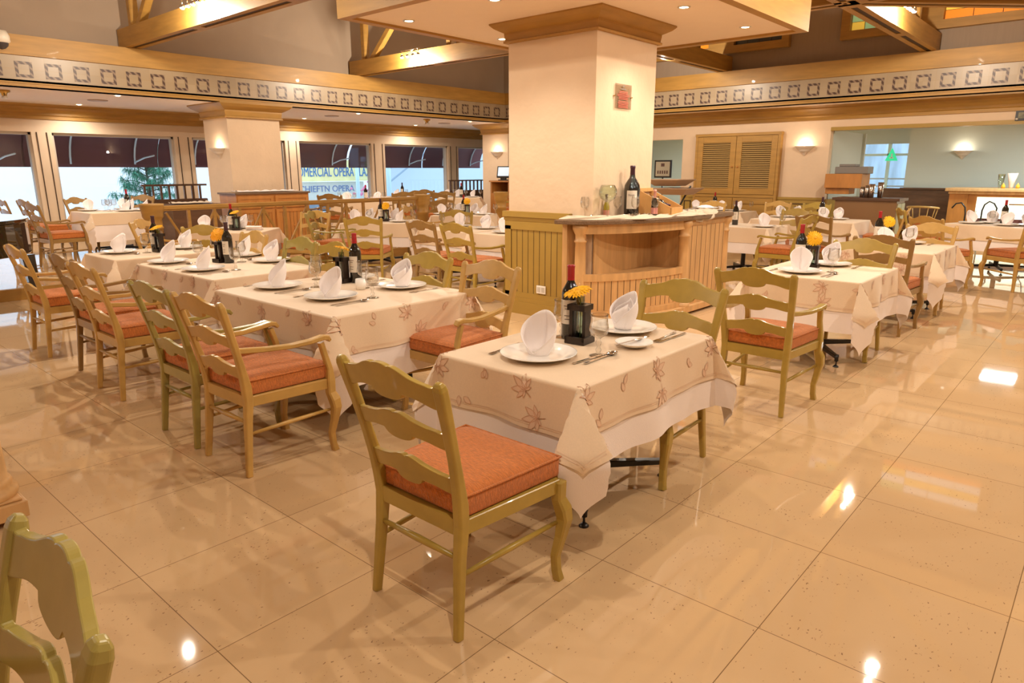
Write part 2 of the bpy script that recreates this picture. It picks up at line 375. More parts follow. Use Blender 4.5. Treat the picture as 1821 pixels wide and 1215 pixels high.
b = B(); b.box(-13.6, -6.2, 4.1, 8.1, -6.1, 5.25); b.box(8.1, -6.2, 4.1, 8.2, 15.2, 5.25); struct(b.build('wall_upper_back', roofm), 'upper wall behind')
struct(hip().build('ceiling_roof', roofm), 'sloping boarded roof over the hall')

# ---------------------------------------------------------------- canopy around the column
cx0, cx1, cy0, cy1 = -6.3, -2.97, 4.48, 8.37
b = B(); b.box(cx0+.095, cy0+.095, 3.12, cx1-.095, cy1-.095, 3.2, 1)
for (a0, a1, a2, a3) in ((cx0, cy0, cx1, cy0+.05), (cx0, cy1-.05, cx1, cy1), (cx0, cy0+.05, cx0+.05, cy1-.05), (cx1-.05, cy0+.05, cx1, cy1-.05)): b.box(a0, a1, 3.145, a2, a3, 3.50)
for (a0, a1, a2, a3) in ((cx0, cy0, cx1, cy0+.1), (cx0, cy1-.1, cx1, cy1), (cx0, cy0+.1, cx0+.1, cy1-.1), (cx1-.1, cy0+.1, cx1, cy1-.1)): b.box(a0, a1, 3.095, a2, a3, 3.145)
b.box(cx0+.05, cy0+.05, 3.44, cx1-.05, cy1-.05, 3.49)
struct(b.build('ceiling_canopy', [wood, ceilm]), 'square dropped ceiling with timber edge around the column')
def pillar(name, x0, y0, x1, y1, ztop, zc, mtop, scale=1.0, wain=None):
    bb = B(); bb.box(x0, y0, 0, x1, y1, ztop)
    # crown moulding
    pr = [(.0, 0), (.035, 0), (.035, .022), (.022, .03), (.03, .085), (.03, .105), (.055, .12), (.10, .15), (.13, .185), (.13, .2), (0, .2)]
    prof = [(o*scale, zc+z*(ztop-zc)/.2) for o, z in pr]
    cr = B(); n = len(prof)
    ring = []
    for o, z in prof: ring.append([(x0-o, y0-o, z), (x1+o, y0-o, z), (x1+o, y1+o, z), (x0-o, y1+o, z)])
    vs = [p for q in ring for p in q]; fs = []
    for i in range(n-1):
        for k in range(4): fs.append((i*4+k, i*4+(k+1) % 4, (i+1)*4+(k+1) % 4, (i+1)*4+k))
    cr.add(vs, fs)
    o = struct(bb.build('wall_'+name, plaster), 'cream plaster column'); struct(cr.build('trim_crown_'+name, mtop), 'moulded crown of the column')
pillar('column', -5.27, 5.93, -4.12, 7.07, 3.12, 2.925, wood, 1.15)
pillar('pillar', -14.45, 6.85, -13.46, 7.98, 2.9, 2.62, wood, 1.6)
pillar('pillar_far', -14.45, 15.1, -13.46, 16.2, 2.9, 2.62, wood, 1.6)
b = B()  # wainscot of the column
def wface(bb, xa, xb, y):   # face normal -y
    bb.box(xa, y-.03, 0, xb, y, 1.12); bb.box(xa-.02, y-.06, 1.10, xb, y, 1.16); bb.box(xa-.01, y-.045, 1.06, xb, y, 1.10)
    bb.box(xa, y-.055, 0, xb, y, .14); bb.box(xa, y-.045, .14, xb, y, .19)
    bb.box(xa, y-.04, .19, xa+.09, y, 1.0); bb.box(xa, y-.04, .96, xb, y, 1.06); bb.box(xa, y-.04, .19, xb, y, .25)
    k = xa+.09
    while k < xb: bb.box(k, y-.0315, .25, k+.006, y-.03, .96, 1); k += .082
wface(b, -5.30, -4.38, 5.93)
b.box(-5.30, 5.932, 0, -5.272, 7.1, 1.10); b.box(-5.30, 7.07, 0, -4.12, 7.1, 1.12); b.box(-5.33, 5.93, 1.10, -5.27, 7.13, 1.158); b.box(-5.27, 7.07, 1.1, -4.12, 7.13, 1.158)
struct(b.build('trim_wainscot_column', [wainsc, slotm]), 'mustard beadboard wainscot around the column')

# ---------------------------------------------------------------- roof trusses
def truss(name, axis, c, t0, t1, label):
    root = thing(name, label, 'roof truss', (0, 0, 0))
    def P(t, z, o=0): return (t, c+o, z) if axis == 'x' else (c+o, t, z)
    def bx(bb, ta, tb, o0, o1, z0, z1, mi=0):
        if axis == 'x': bb.box(ta, c+o0, z0, tb, c+o1, z1, mi)
        else: bb.box(c+o0, ta, z0, c+o1, tb, z1, mi)
    bb = B(); w = .12
    bx(bb, t0, t1, -w, w, 3.69, 3.97); bx(bb, t0+.02, t1, -w-.012, -.04, 3.665, 3.69); bx(bb, t0+.02, t1, .04, w+.012, 3.665, 3.69)
    lo, hi = min(t0, t1), max(t0, t1); t = lo+.3; k = 0
    bx(bb, lo, hi, -.04, .04, 3.675, 3.69, 1)
    while t < hi: bx(bb, t-.25, t, -.04, .04, 3.665, 3.69); t += 2.6
    bb.build('bottom_chord', [wood, slotm], root)
    sd = Vector((0, 1, 0)) if axis == 'x' else Vector((1, 0, 0))
    sg = 1 if t1 > t0 else -1; f0 = .45 if axis == 'x' else 1.45
    for k in range(int((abs(t1-t0)-f0)/2.7)+1):
        t = t0+sg*(f0+2.7*k); H_ = min(5.2+abs(t-t0)*tn, 7.0)
        q = B(); q.sweep([P(t, 3.9), P(t, H_)], (.14, .14), sd); q.build('post', wood, root)
        t2 = t+sg*2.0; H2 = min(3.97+1.5, 7.0)
        q = B(); q.sweep([P(t+sg*.18, 3.90), P(t2, H2)], (.12, .13), sd); q.build('brace', wood, root)
    return root
truss('roof_truss', 'x', 5.2, -13.55, 7.6, 'timber truss nearest the camera, ending on the left fascia')
truss('roof_truss', 'x', 10.0, -13.55, 7.6, 'timber truss passing behind the column canopy from the left fascia')
truss('roof_truss', 'y', -3.1, 15.0, -5.6, 'timber truss right of the canopy ending on the right fascia')
truss('roof_truss', 'y', -7.0, 15.0, -5.6, 'timber truss seen just right of the column top')
t = thing('roof_beam', 'diagonal timber beam at the upper right corner', 'roof beam', (-3.1, 10.0, 0), R(45)); q = B(); q.box(.15, -.11, 3.69, 6.9, .11, 3.96); q.box(.15, -.125, 3.666, 6.9, -.035, 3.69); q.box(.15, .035, 3.666, 6.9, .125, 3.69); q.box(.15, -.035, 3.675, 6.9, .035, 3.69, 1); q.build('beam', [wood, slotm], t)
# skylights with stained glass on the right slope
def slope(x, s, off=0):
    return (x, 15.095-off, 4.05+s)
cols = [(.95, .28, .02), (.75, .85, .95), (.95, .62, .08), (.35, .55, .25), (.25, .2, .6)]
gm = [mat('stained_glass_%d' % i, c, .3, emis=c, estr=.35) for i, c in enumerate(cols)]  # pane emission stands in for daylight coming through the glass
for (a, c_, p0, p1, lb) in ((-8.9, -5.69, -7.45, -6.87, 'stained glass upper window seen just right of the column top'), (-4.70, -1.1, -3.60, -2.98, 'stained glass upper window with orange panes at upper right')):
    root = thing('clerestory_window', lb, 'window', (0, 0, 0))
    def quad(bb, xa, xb, sa, sb, o0, o1, mi=0):
        p = [slope(xa, sa, o0), slope(xb, sa, o0), slope(xb, sb, o0), slope(xa, sb, o0), slope(xa, sa, o1), slope(xb, sa, o1), slope(xb, sb, o1), slope(xa, sb, o1)]
        bb.add(p, [(0, 1, 2, 3), (4, 7, 6, 5), (0, 4, 5, 1), (1, 5, 6, 2), (2, 6, 7, 3), (3, 7, 4, 0)], mi)
    f = B(); quad(f, a, c_, 0, .15, 0, .13); quad(f, a, c_, .80, .95, 0, .13); quad(f, a, a+.16, .15, .80, 0, .13); quad(f, c_-.15, c_, .15, .80, 0, .13); quad(f, p0, p1, .15, .80, 0, .12)
    f.build('frame', wood, root)
    for pi_, (xa, xb) in enumerate(((a+.16, p0), (p1, c_-.15))):
        g = B(); n = 4; quad(g, xa, xb, .15, .80, 0, .004, 6)
        for i in range(n):
            for j in range(4):
                u0 = xa+(xb-xa)*i/n; u1 = xa+(xb-xa)*(i+1)/n; s0 = .15+.65*j/4; s1 = .15+.65*(j+1)/4
                ci = (5 if a < -5 else ([0, 1, 2, 1][j] if i else [0, 2, 1, 3][j])) if pi_ else ([0, 1, 0, 1][j] if a < -5 else [2, 3, 4, 1][(i+j) % 4])
                quad(g, u0+.006, u1-.006, s0+.004, s1-.004, .01, .014, ci)
        g.build('stained_pane', gm+[mat('dark_leaded_glass', (.08, .09, .09), .2), slotm], root)

# ---------------------------------------------------------------- lamps in ceilings
def downlight(x, y, z, label, e, size=.04, cone=120, first=[None]):
    if first[0] is None:
        t = thing('downlight', label, 'ceiling light', (x, y, z), 0, 'recessed ceiling spots')
        q = B(); q.lathe([(.062, .0), (.062, -.006), (.045, -.008), (.042, .0)], 20); q.build('ring', ringm, t)
        q = B(); q.lathe([(.0, -.003), (.042, -.003)], 16); q.build('bulb', bulbm, t)
        first[0] = t
    else: t = dup(first[0], (x, y, z), 0, label)
    lamp('SPOT', (x, y, z-.02), e, WARM2, None, size, cone, .7)
    return t
cl = ['upper left, at the frame top', 'at its left corner', 'left of the column crown', 'right of the column crown', 'near its right corner']
for (x, y), n in zip([(-4.63, 5.02), (-5.91, 5.09), (-5.87, 6.49), (-3.48, 6.44), (-3.43, 7.74)], cl):
    downlight(x, y, 3.118, 'recessed spot in the canopy ceiling '+n, LIGHTS['canopy'])
downlight(-3.42, 5.05, 3.118, 'recessed spot in the canopy ceiling on the side towards the camera', LIGHTS['canopy'])
for i, (x, y) in enumerate([(-13.65, 4.99), (-16.02, 5.11), (-13.385, 7.42), (-16.05, 10.23), (-13.78, 10.23), (-16.03, 13.92), (-13.75, 13.88), (-13.75, 2.2), (-16.02, 2.0)]):
    nm = ['left of the front pillar by the frieze', 'nearest the left window', 'above the front pillar crown', 'above the second window right of the pillar', 'between the pillars by the frieze', 'by the windows left of the far pillar', 'just left of the far pillar crown', 'at the far left by the frieze', 'at the far left by the windows'][i]
    downlight(x, y, 2.895, 'recessed spot in the low ceiling '+nm, LIGHTS['low'], .05, 168)
for i, (x, y, n) in enumerate([(-14.78, 5.04, 'above the first window'), (-14.78, 10.18, 'right of the front pillar'), (-14.7, 13.82, 'left of the far pillar')]):
    q = B(); q.lathe([(0, 0), (.17, 0), (.17, -.012), (.15, -.02), (0, -.02)], 24, x, y, 2.9); tag(q.build('air_vent', mat('vent', (.5, .38, .3), .6)), 'round air vent in the low ceiling '+n, 'air vent')
for (x, y, n) in ((-13.95, 12.5, 'between the pillars'), (-14.12, 3.42, 'at the far left edge')):
    t = thing('smoke_detector', 'brass emergency lamp under the low ceiling '+n, 'ceiling lamp', (x, y, 2.9))
    q = B(); q.lathe([(0, 0), (.09, 0), (.09, -.03), (.05, -.05), (.04, -.09), (0, -.09)], 14); q.build('base', brass, t)
    for sx in (-.05, .05): q = B(); q.lathe([(0, 0), (.03, -.02), (.03, -.05), (0, -.055)], 10, sx, 0, -.08); q.build('bulb', ringm, t)
CLK = []
def cluster(x, y, z, axis, label, e, arm=None):
    arm = arm or ((0, .24) if axis == 'x' else (.2, 0))
    t = thing('track_spotlight', label, 'spotlight', (x, y, z))
    q = B(); L_ = .55
    d = (1, 0) if axis == 'x' else (0, 1)
    q.tube([(-d[0]*L_/2, -d[1]*L_/2, .03), (d[0]*L_/2, d[1]*L_/2, .03)], .012, 8); q.tube([(0, 0, .03), (arm[0], arm[1], .0)], .01, 6)
    q.build('track', chrome, t)
    for i in range(4):
        o = (-.5+i/3)*L_*.9; p = (d[0]*o, d[1]*o)
        q = B(); q.tube([(p[0], p[1], .03), (p[0], p[1], -.05)], .006, 6); q.lathe([(.012, -.045), (.03, -.06), (.036, -.095), (.033, -.095)], 12, p[0], p[1], 0); h = q.build('lamp_head', chrome, t)
        q = B(); q.lathe([(0, -.115), (.02, -.11), (.033, -.095)], 12, p[0], p[1], 0); q.build('bulb', bulbm2, h)
    lamp('POINT', (x, y, z-.22), e, WARM, None, .03)
    return t
K = LIGHTS['cluster']
cluster(-10.27, 4.86, 3.95, 'x', 'row of spot bulbs on the first truss at top left', K)
cluster(-11.22, 9.66, 3.92, 'x', 'row of spot bulbs on the truss left of the canopy', K)
cluster(-2.76, 11.69, 3.92, 'y', 'row of spot bulbs on the truss at upper right', K, (-.24, 0))
for (x, y, a, n) in ((-7.2, 2.6, 'y', 'behind the first truss'), (-1.3, 7.4, 'y', 'above the right aisle'), (-2.5, 2.4, 'y', 'above the foreground table'), (1.2, 4.6, 'x', 'on the first truss to the right'), (1.2, 9.4, 'x', 'on the far truss to the right'), (-7.2, 12.6, 'y', 'beyond the column'), (-.2, .6, 'y', 'over the camera'), (-7.2, -1.8, 'y', 'at the back left')):  # out-of-view spot rows, added to fill the hall with light
    cluster(x, y, 3.9, a, 'added unseen row of spot bulbs '+n, K*({'above the foreground table': .35, 'over the camera': .75}.get(n, .95)))
def sconce(x, y, z, rz, label, e, sc=1.0, wide=1.0):
    t = thing('wall_sconce', label, 'wall lamp', (x, y, z), rz, None)
    q = B(); pr = [(.21, 0), (.20, -.015), (.15, -.06), (.13, -.07), (.125, -.085), (.09, -.12), (.07, -.125), (.04, -.17), (.012, -.20), (0, -.205)]
    q.lathe([(r_*sc*wide, z_*sc) for r_, z_ in pr], 20, a0=-PI, a1=0); q.lathe([(r_*sc*wide*.94, z_*sc) for r_, z_ in pr[:4]], 20, a0=-PI, a1=0)
    q.build('bowl', scon, t)
    o = Vector((0, -.09*sc, .01)); o.rotate(Matrix.Rotation(rz, 3, 'Z'))
    q = B(); q.lathe([(0, .02), (.03, .0), (0, -.02)], 10, 0, -.09*sc, -.02); q.build('bulb', bulbm, t)
    lamp('POINT', (x+o.x, y+o.y, z+.03), e, WARM, None, .03)
    return t
sconce(-13.85, 6.85, 2.05, 0, 'plaster uplight on the narrow side of the front pillar', LIGHTS['sconce'])
sconce(-13.85, 15.1, 2.13, 0, 'plaster uplight on the far pillar above the till screen', LIGHTS['sconce'])
sconce(-5.38, 15.6, 2.10, 0, 'plaster uplight right of the louvred cupboard', LIGHTS['sconce'])
sconce(-3.17, 20.0, 2.05, 0, 'plaster uplight on the bar room wall', LIGHTS['sconce'])
for x, y in ((-1.5, 17.5), (2.0, 17.5), (-7.5, 18), (-10, 18.5)):
    lamp('AREA', (x, y, 2.72), LIGHTS['bar'], (.78, .95, 1.0), None, .6)
    q = B(); q.box(x-.3, y-.3, 2.73, x+.3, y+.3, 2.75); tag(q.build('ceiling_light_panel', mat('panel_glow', (1, 1, 1), .5, emis=(.8, .95, 1), estr=3)), 'square light panel in the bar room ceiling', 'ceiling light', 'light panels in the bar room')
# security camera, plaque, door sign, picture
t = thing('security_camera', 'white dome camera at the upper left edge', 'camera', (-13.0, 3.22, 3.52))
q = B(); q.lathe([(0, .12), (.09, .12), (.12, .05), (.12, -.03), (.1, -.05)], 20); q.box(-.3, -.04, .02, 0, .04, .08); q.build('housing', mat('offwhite_plastic', (.7, .62, .5), .4), t)
q = B(); q.lathe([(.1, -.05), (.09, -.09), (.05, -.13), (0, -.145)], 20); q.build('dome', mat('smoked_dome', (.06, .05, .05), .1), t)

# ================================================================ CHAIRS
def rail_outline(w, zc, h, lift, lobe=True, n=48):
    top = []; bot = []
    for i in range(n+1):
        t = -1+2*i/n; a = abs(t); x = t*w/2
        hump = 0.5+0.5*math.cos(PI*min(1, a/.92)); bl = lift*hump
        c_ = .17 if zc > .85 else .0
        if a < c_: tp = bl+.005*math.sqrt(max(0, 1-(a/c_)**2))-.005
        else: tp = bl-.005+.007*math.sin(min(1, (a-c_)/.38)**.6*PI)
        if a > .85: tp -= .004*math.sin((a-.85)/.15*PI)
        bb_ = lift*.75*(0.5+0.5*math.cos(PI*min(1, abs(a-.52)/.48))) if a > .22 else 0
        lb = -.020*math.sqrt(max(0, 1-(a/.30)**2))-.004 if a < .30 else 0
        bb_ = lift*.62*(1-math.exp(-((a-.98)/.3)**2)*1.0)
        top.append((x, zc+h/2+tp)); bot.append((x, zc-h/2+bb_*(.75 if a < .30 else 1)+lb))
    return top, bot
def make_chair(arms, paint, label):
    t = thing('dining_chair', label, 'chair')
    def yb(z): return -.225-.0*z if z < .45 else -.225-.125*((z-.45)/.52)**1.25
    def xb(z): return .213+.0*z if z < .45 else .213+.042*(z-.45)/.52
    for s in (-1, 1):
        q = B(); zs = [0, .15, .30, .42, .50, .58, .68, .80, .90, .945, .960, .970]
        wd = [.030, .034, .038, .042, .044, .042, .040, .042, .046, .046, .038, .022]
        dp = [.034, .038, .043, .050, .050, .040, .034, .034, .036, .036, .030, .016]
        q.sweep([(s*(xb(z)+(.0 if z > .3 else (.3-z)*.05)), yb(z)-(.0 if z > .42 else (.42-z)*.10), z) for z in zs], list(zip(wd, dp)), Vector((1, 0, 0)), ch=.35)
        q.build('leg', paint, t, bevel=.005)
        q = B(); fx = .262; fy = .255
        path = [(fx, fy, .43), (fx, fy, .36), (fx+.012, fy+.014, .315), (fx+.016, fy+.020, .27), (fx+.006, fy+.010, .19), (fx-.006, fy-.006, .11), (fx-.004, fy-.002, .045), (fx+.002, fy+.006, 0)]
        sc = [(.050, .050), (.048, .048), (.058, .058), (.054, .054), (.040, .040), (.034, .034), (.034, .034), (.036, .038)]
        if arms: path = [(fx, fy-.045, .665), (fx-.004, fy-.02, .58), (fx, fy, .50)]+path; sc = [(.034, .030), (.034, .030), (.036, .036)]+sc
        q.sweep([(s*x, y, z) for x, y, z in path], sc, Vector((1, 0, 0)), ch=.3); q.build('leg', paint, t)
    for nm, zc, h, lift in (('crest_rail', .912, .088, .042), ('slat', .752, .070, .028), ('slat', .578, .072, .028)):
        w = 2*xb(zc)-.028; tp, bt = rail_outline(w, zc, h, lift)
        q = B(); q.strip(tp, bt, -.011, .011, bow=lambda x, z, w=w: yb(z)-.018*(1-(2*x/w)**2)); q.build(nm, paint, t, bevel=.003)
    q = B()
    q.box(-.20, -.243, .385, .20, -.212, .445); q.box(-.245, .245, .385, .245, .270, .440)
    for s in (-1, 1): q.sweep([(s*.214, -.22, .413), (s*.258, .25, .413)], (.026, .058), Vector((1, 0, 0)))
    q.prism([(-.215, -.22), (.215, -.22), (.255, .25), (-.255, .25)], .425, .444)
    q.build('seat_frame', paint, t)
    for s in (-1, 1):
        q = B(); q.tube([(s*.218, -.228, .235), (s*.236, .0, .245), (s*.258, .245, .255)], [.009, .013, .009], 8); q.build('stretcher', paint, t)
    q = B(); q.tube([(-.21, -.24, .30), (0, -.24, .30), (.21, -.24, .30)], [.009, .014, .009], 8); q.build('stretcher', paint, t)
    q = B()
    # cushion: rounded box with crowned top
    nx = 14; ny = 14; vs = []; fs = []
    def cp(u, v, top):
        hw = .222+.036*(v+1)/2; x = u*hw; y = .022+v*.245
        e = (1-abs(u)**6)*(1-abs(v)**6); z = (.528+.026*max(0, e)**.5*(1-.3*(u*u+v*v)/2)) if top else .446
        return (x, y, z)
    for top in (1, 0):
        for j in range(ny+1):
            for i in range(nx+1): vs.append(cp(-1+2*i/nx, -1+2*j/ny, top))
    N = (nx+1)*(ny+1)
    for j in range(ny):
        for i in range(nx):
            a = j*(nx+1)+i; fs.append((a, a+1, a+nx+2, a+nx+1)); fs.append((N+a, N+a+nx+1, N+a+nx+2, N+a+1))
    for i in range(nx):
        fs.append((i, N+i, N+i+1, i+1)); a = ny*(nx+1)+i; fs.append((a, a+1, N+a+1, N+a))
    for j in range(ny):
        a = j*(nx+1); b_ = a+nx+1; fs.append((a, b_, N+b_, N+a)); a += nx; b_ += nx; fs.append((a, N+a, N+b_, b_))
    q.add(vs, fs, 0, True); cu = q.build('seat_cushion', cushion, t, bevel=.012)
    q = B()
    ring = [cp(u, v, 1) for u, v in [(-1+2*i/10, -1) for i in range(10)]+[(1, -1+2*i/10) for i in range(10)]+[(1-2*i/10, 1) for i in range(10)]+[(-1, 1-2*i/10) for i in range(11)]]
    q.tube([(x*1.005,   .022+(y-.022)*1.005, .526) for x, y, z in ring], .005, 6, caps=False); q.build('piping', cushion, cu)
    if arms:
        for s in (-1, 1):
            q = B(); q.sweep([(s*.222, yb(.70)+.01, .70), (s*.232, -.12, .683), (s*.252, .02, .676), (s*.272, .14, .684), (s*.274, .215, .694), (s*.270, .245, .688), (s*.268, .262, .668)],
                             [(.026, .030), (.030, .028), (.036, .026), (.042, .026), (.048, .028), (.044, .028), (.034, .020)], Vector((1, 0, 0)), ch=.35); q.build('armrest', paint, t)
    return t
CH = {}
def chair(x, y, rot, label, kind='arm', paint=None, z=0, group=None):
    paint = paint or olive; key = (kind, paint.name)
    if key not in CH:
        t = make_chair(kind == 'arm', paint, label); CH[key] = t; t.location = (x, y, z); t.rotation_euler = (0, 0, R(rot))
        if group: t['group'] = group
        list(map(lambda c: KIDS.setdefault(c.name, list(c.children)), t.children)); KIDS[t.name] = list(t.children)
        return t
    return dup(CH[key], (x, y, z), R(rot), label, group)
chair(-1.75, 1.705, 0, 'olive ladder-back chair without arms in the foreground, rust seat, back to the camera', 'plain')
chair(-1.835, 3.215, 180, 'olive ladder-back chair without arms on the far side of the foreground table', 'plain')
chair(-1.25, -.094, 177, 'green-tinged chair back cropped at the bottom left corner', 'arm', green)
chair(-1.74, 4.69, 0, 'olive armchair facing the first right-hand table, behind the foreground table')
chair(-1.74, 6.50, 180, 'olive chair on the far side of the first right-hand table', 'plain')
chair(-1.72, 7.73, 0, 'brown armchair between the first and second right-hand tables', 'arm', brown)
chair(-1.70, 9.12, 180, 'tan chair on the far side of the second right-hand table', 'plain', tan)
RW = 'armchair in the left row'
chair(-3.55, 1.885, 1, 'tan armchair nearest the camera in the left row, facing the four-seat table', 'arm', tan)
chair(-4.15, 1.885, 0, 'olive green armchair second nearest in the left row', 'arm', green)
chair(-5.42, 1.93, 0, 'greyish tan armchair third from the camera in the left row', 'arm', tan)
chair(-6.07, 2.0, 0, 'brownish armchair fourth from the camera in the left row', 'arm', brown)
chair(-7.18, 1.96, 0, 'golden armchair at the piano end of the left row', 'arm', tan)
chair(-3.27, 3.14, 180, 'tan armchair beyond the right corner of the four-seat table', 'arm', tan)
chair(-3.99, 3.20, 180, 'olive chair across the four-seat table behind its right napkin', 'plain')
chair(-5.20, 3.18, 180, 'olive chair across the middle left table, right one of the pair', 'plain', olive)
chair(-5.85, 3.25, 180, 'tan chair across the middle left table, left one of the pair', 'plain', green)
chair(-6.85, 3.32, 180, 'golden chair between the middle left table and the napkin table', 'plain', tan)
chair(-8.35, 3.98, 42, 'olive armchair with its back to the camera before the spare-napkin table')
chair(-9.45, 3.85, -50, 'golden armchair by the railing column, seen from its side', 'arm', tan)
chair(-9.55, 5.95, 205, 'golden chair behind the table with folded spare napkins', 'plain', tan)
chair(-8.14, 6.12, 40, 'olive armchair with its back square to the camera before the turned table', 'arm')
chair(-9.35, 6.35, -55, 'pale olive armchair left of the turned table, seen from the side', 'arm', green)
chair(-6.05, 6.17, 0, 'olive armchair facing the table left of the column panelling', 'arm')
chair(-6.72, 6.20, 0, 'dark olive armchair beside the one facing the table by the column', 'arm', brown)
chair(-8.35, 8.12, 40, 'olive chair behind the two tables left of the column', 'plain')
chair(-9.45, 8.35, -60, 'pinkish lit armchair in front of the second railing column', 'arm', tan)
chair(-3.28, 10.62, -8, 'brown armchair facing the table before the louvred cupboard', 'arm', brown)
chair(-3.62, 10.0, 85, 'olive armchair side-on at the table behind the wine cabinet', 'arm')
chair(-4.15, 11.35, 165, 'olive chair beyond the table behind the wine cabinet', 'plain')
chair(-3.05, 12.95, 100, 'golden chair at the right end of the table before the louvred cupboard', 'plain', tan)
chair(-4.55, 13.85, 180, 'olive chair against the wainscot right of the louvred cupboard', 'plain')
chair(-5.35, 13.95, 180, 'olive chair in front of the louvred cupboard', 'plain', tan)
chair(-6.35, 13.2, 190, 'tan chair in front of the cupboard, beside the napkins left of it', 'plain', tan)
chair(-1.86, 11.15, -30, 'tan armchair at the left side of the turned right-hand table', 'arm', tan)
chair(-1.02, 11.62, 48, 'tan armchair cropped at the right edge, facing left', 'arm', tan)
chair(-2.50, 13.1, -65, 'dim olive chair behind the turned right-hand table', 'plain')
P = .15
chair(-12.45, 3.45, 5, 'brown armchair on the raised floor left of the window table', 'arm', brown, P)
for i, (x, y, r_, n) in enumerate([(-14.45, 3.95, 2, 'farthest left chair back against the window'), (-13.95, 4.15, 4, 'second chair back against the left window'), (-13.55, 4.0, -30, 'chair side-on by the first window post')][:2]):
    chair(x-.35, y-.35, r_, 'dark brown '+n, 'plain', brown, P)
chair(-14.35, 4.55, -60, 'dark brown chair side-on by the first window post', 'plain', brown, P)
chair(-14.95, 5.45, -150, 'dark brown chair behind the left window table', 'plain', brown, P)
for x, y, r_, n in [(-13.05, 8.1, 30, 'left dark chair behind the railing, beside the cabinet'), (-12.75, 8.75, 35, 'second dark chair behind the railing'), (-12.75, 10.55, 60, 'dark chair right of the bottle table, nearer the railing'), (-13.3, 11.3, 70, 'dark chair right of the bottle table, nearer the window'),
                    (-12.3, 11.4, 60, 'dark chair between the railing tables under the stairs view'), (-11.6, 10.6, 45, 'dark ladder-back chair just right of the second railing column'), (-13.9, 12.2, 60, 'dark chair by the third window')]:
    chair(x, y, r_, n, 'arm', brown, P)
chair(-11.9, 13.3, 130, 'olive chair beside the far railing column', 'arm', olive, P)

# ================================================================ TABLES
def leafshapes():
    """list of (polygon centre-line outlines) of one maple-like sprig and one small bud, in metres"""
    big = []
    for a, l in ((0, .085), (38, .078), (-38, .078), (75, .058), (-75, .058), (112, .036), (-112, .036)):
        big.append((a, l))
    return big
def lens(cx, cy, ang, L_, W_, n=7):
    p = []
    for i in range(n+1): t = i/n; p.append((t*L_, W_*math.sin(PI*t**.8)/2))
    for i in range(n-1, 0, -1): t = i/n; p.append((t*L_, -W_*math.sin(PI*t**.8)/2))
    c, s = math.cos(ang), math.sin(ang)
    return [(cx+x*c-y*s, cy+x*s+y*c) for x, y in p]
FA = [1.0]
def drape(u, v, hx, hy, zt, inset, ph, fl):
    ax = max(0., abs(u)-hx); by = max(0., abs(v)-hy); sx = 1 if u >= 0 else -1; sy = 1 if v >= 0 else -1
    if ax == 0 and by == 0: return (u, v, zt)
    def rp(s, d, q): return (math.sin(s*9.5+ph+q)+.5*math.sin(s*19+ph*2.1+q))*min(1, d/.25)
    er = .012
    def edge(d, s, q):
        if d < er*1.5: k = d/(er*1.5); return er*math.sin(k*PI/2)-inset*k, er*(1-math.cos(k*PI/2))
        dd = d-er*1.5; return er-inset+dd*fl+.016*rp(s, dd, q), er+dd*.985
    if by == 0: o, dz = edge(ax, v, sx*1.3); return (sx*(hx+o), v, zt-dz)
    if ax == 0: o, dz = edge(by, u, sy*2.1+.7); return (u, sy*(hy+o), zt-dz)
    rho = math.hypot(ax, by); th = math.atan2(by, ax); k = math.sin(2*th)
    o1, d1 = edge(rho, sy*hy, sx*1.3); o2, d2 = edge(rho, sx*hx, sy*2.1+.7); m = th/(PI/2)
    A = (FA[0] if sx > 0 and sy < 0 else 1.0)*(.62*rho if rho < .28 else max(.11, .1736-.13*(rho-.28))); A -= inset*1.2 if rho > .03 else 0; A = max(A, 0)
    g_ = inset*1.1*min(1, rho/.05)
    keys = ((0, max(.001, o1), 0), (.14, max(.001, o1)+.55*A, g_), (.30, A, .06*A+g_), (.5, .60*A, .60*A), (.70, .06*A+g_, A), (.86, g_, max(.001, o2)+.55*A), (1, 0, max(.001, o2)))
    for i in range(len(keys)-1):
        if m <= keys[i+1][0]+1e-9:
            f = (m-keys[i][0])/(keys[i+1][0]-keys[i][0]); f = f*f*(3-2*f)*.5+f*.5
            px = keys[i][1]*(1-f)+keys[i+1][1]*f; py = keys[i][2]*(1-f)+keys[i+1][2]*f; break
    dz = (d1*(1-m)+d2*m)-.03*rho*k
    return (sx*(hx+px), sy*(hy+py), zt-dz)
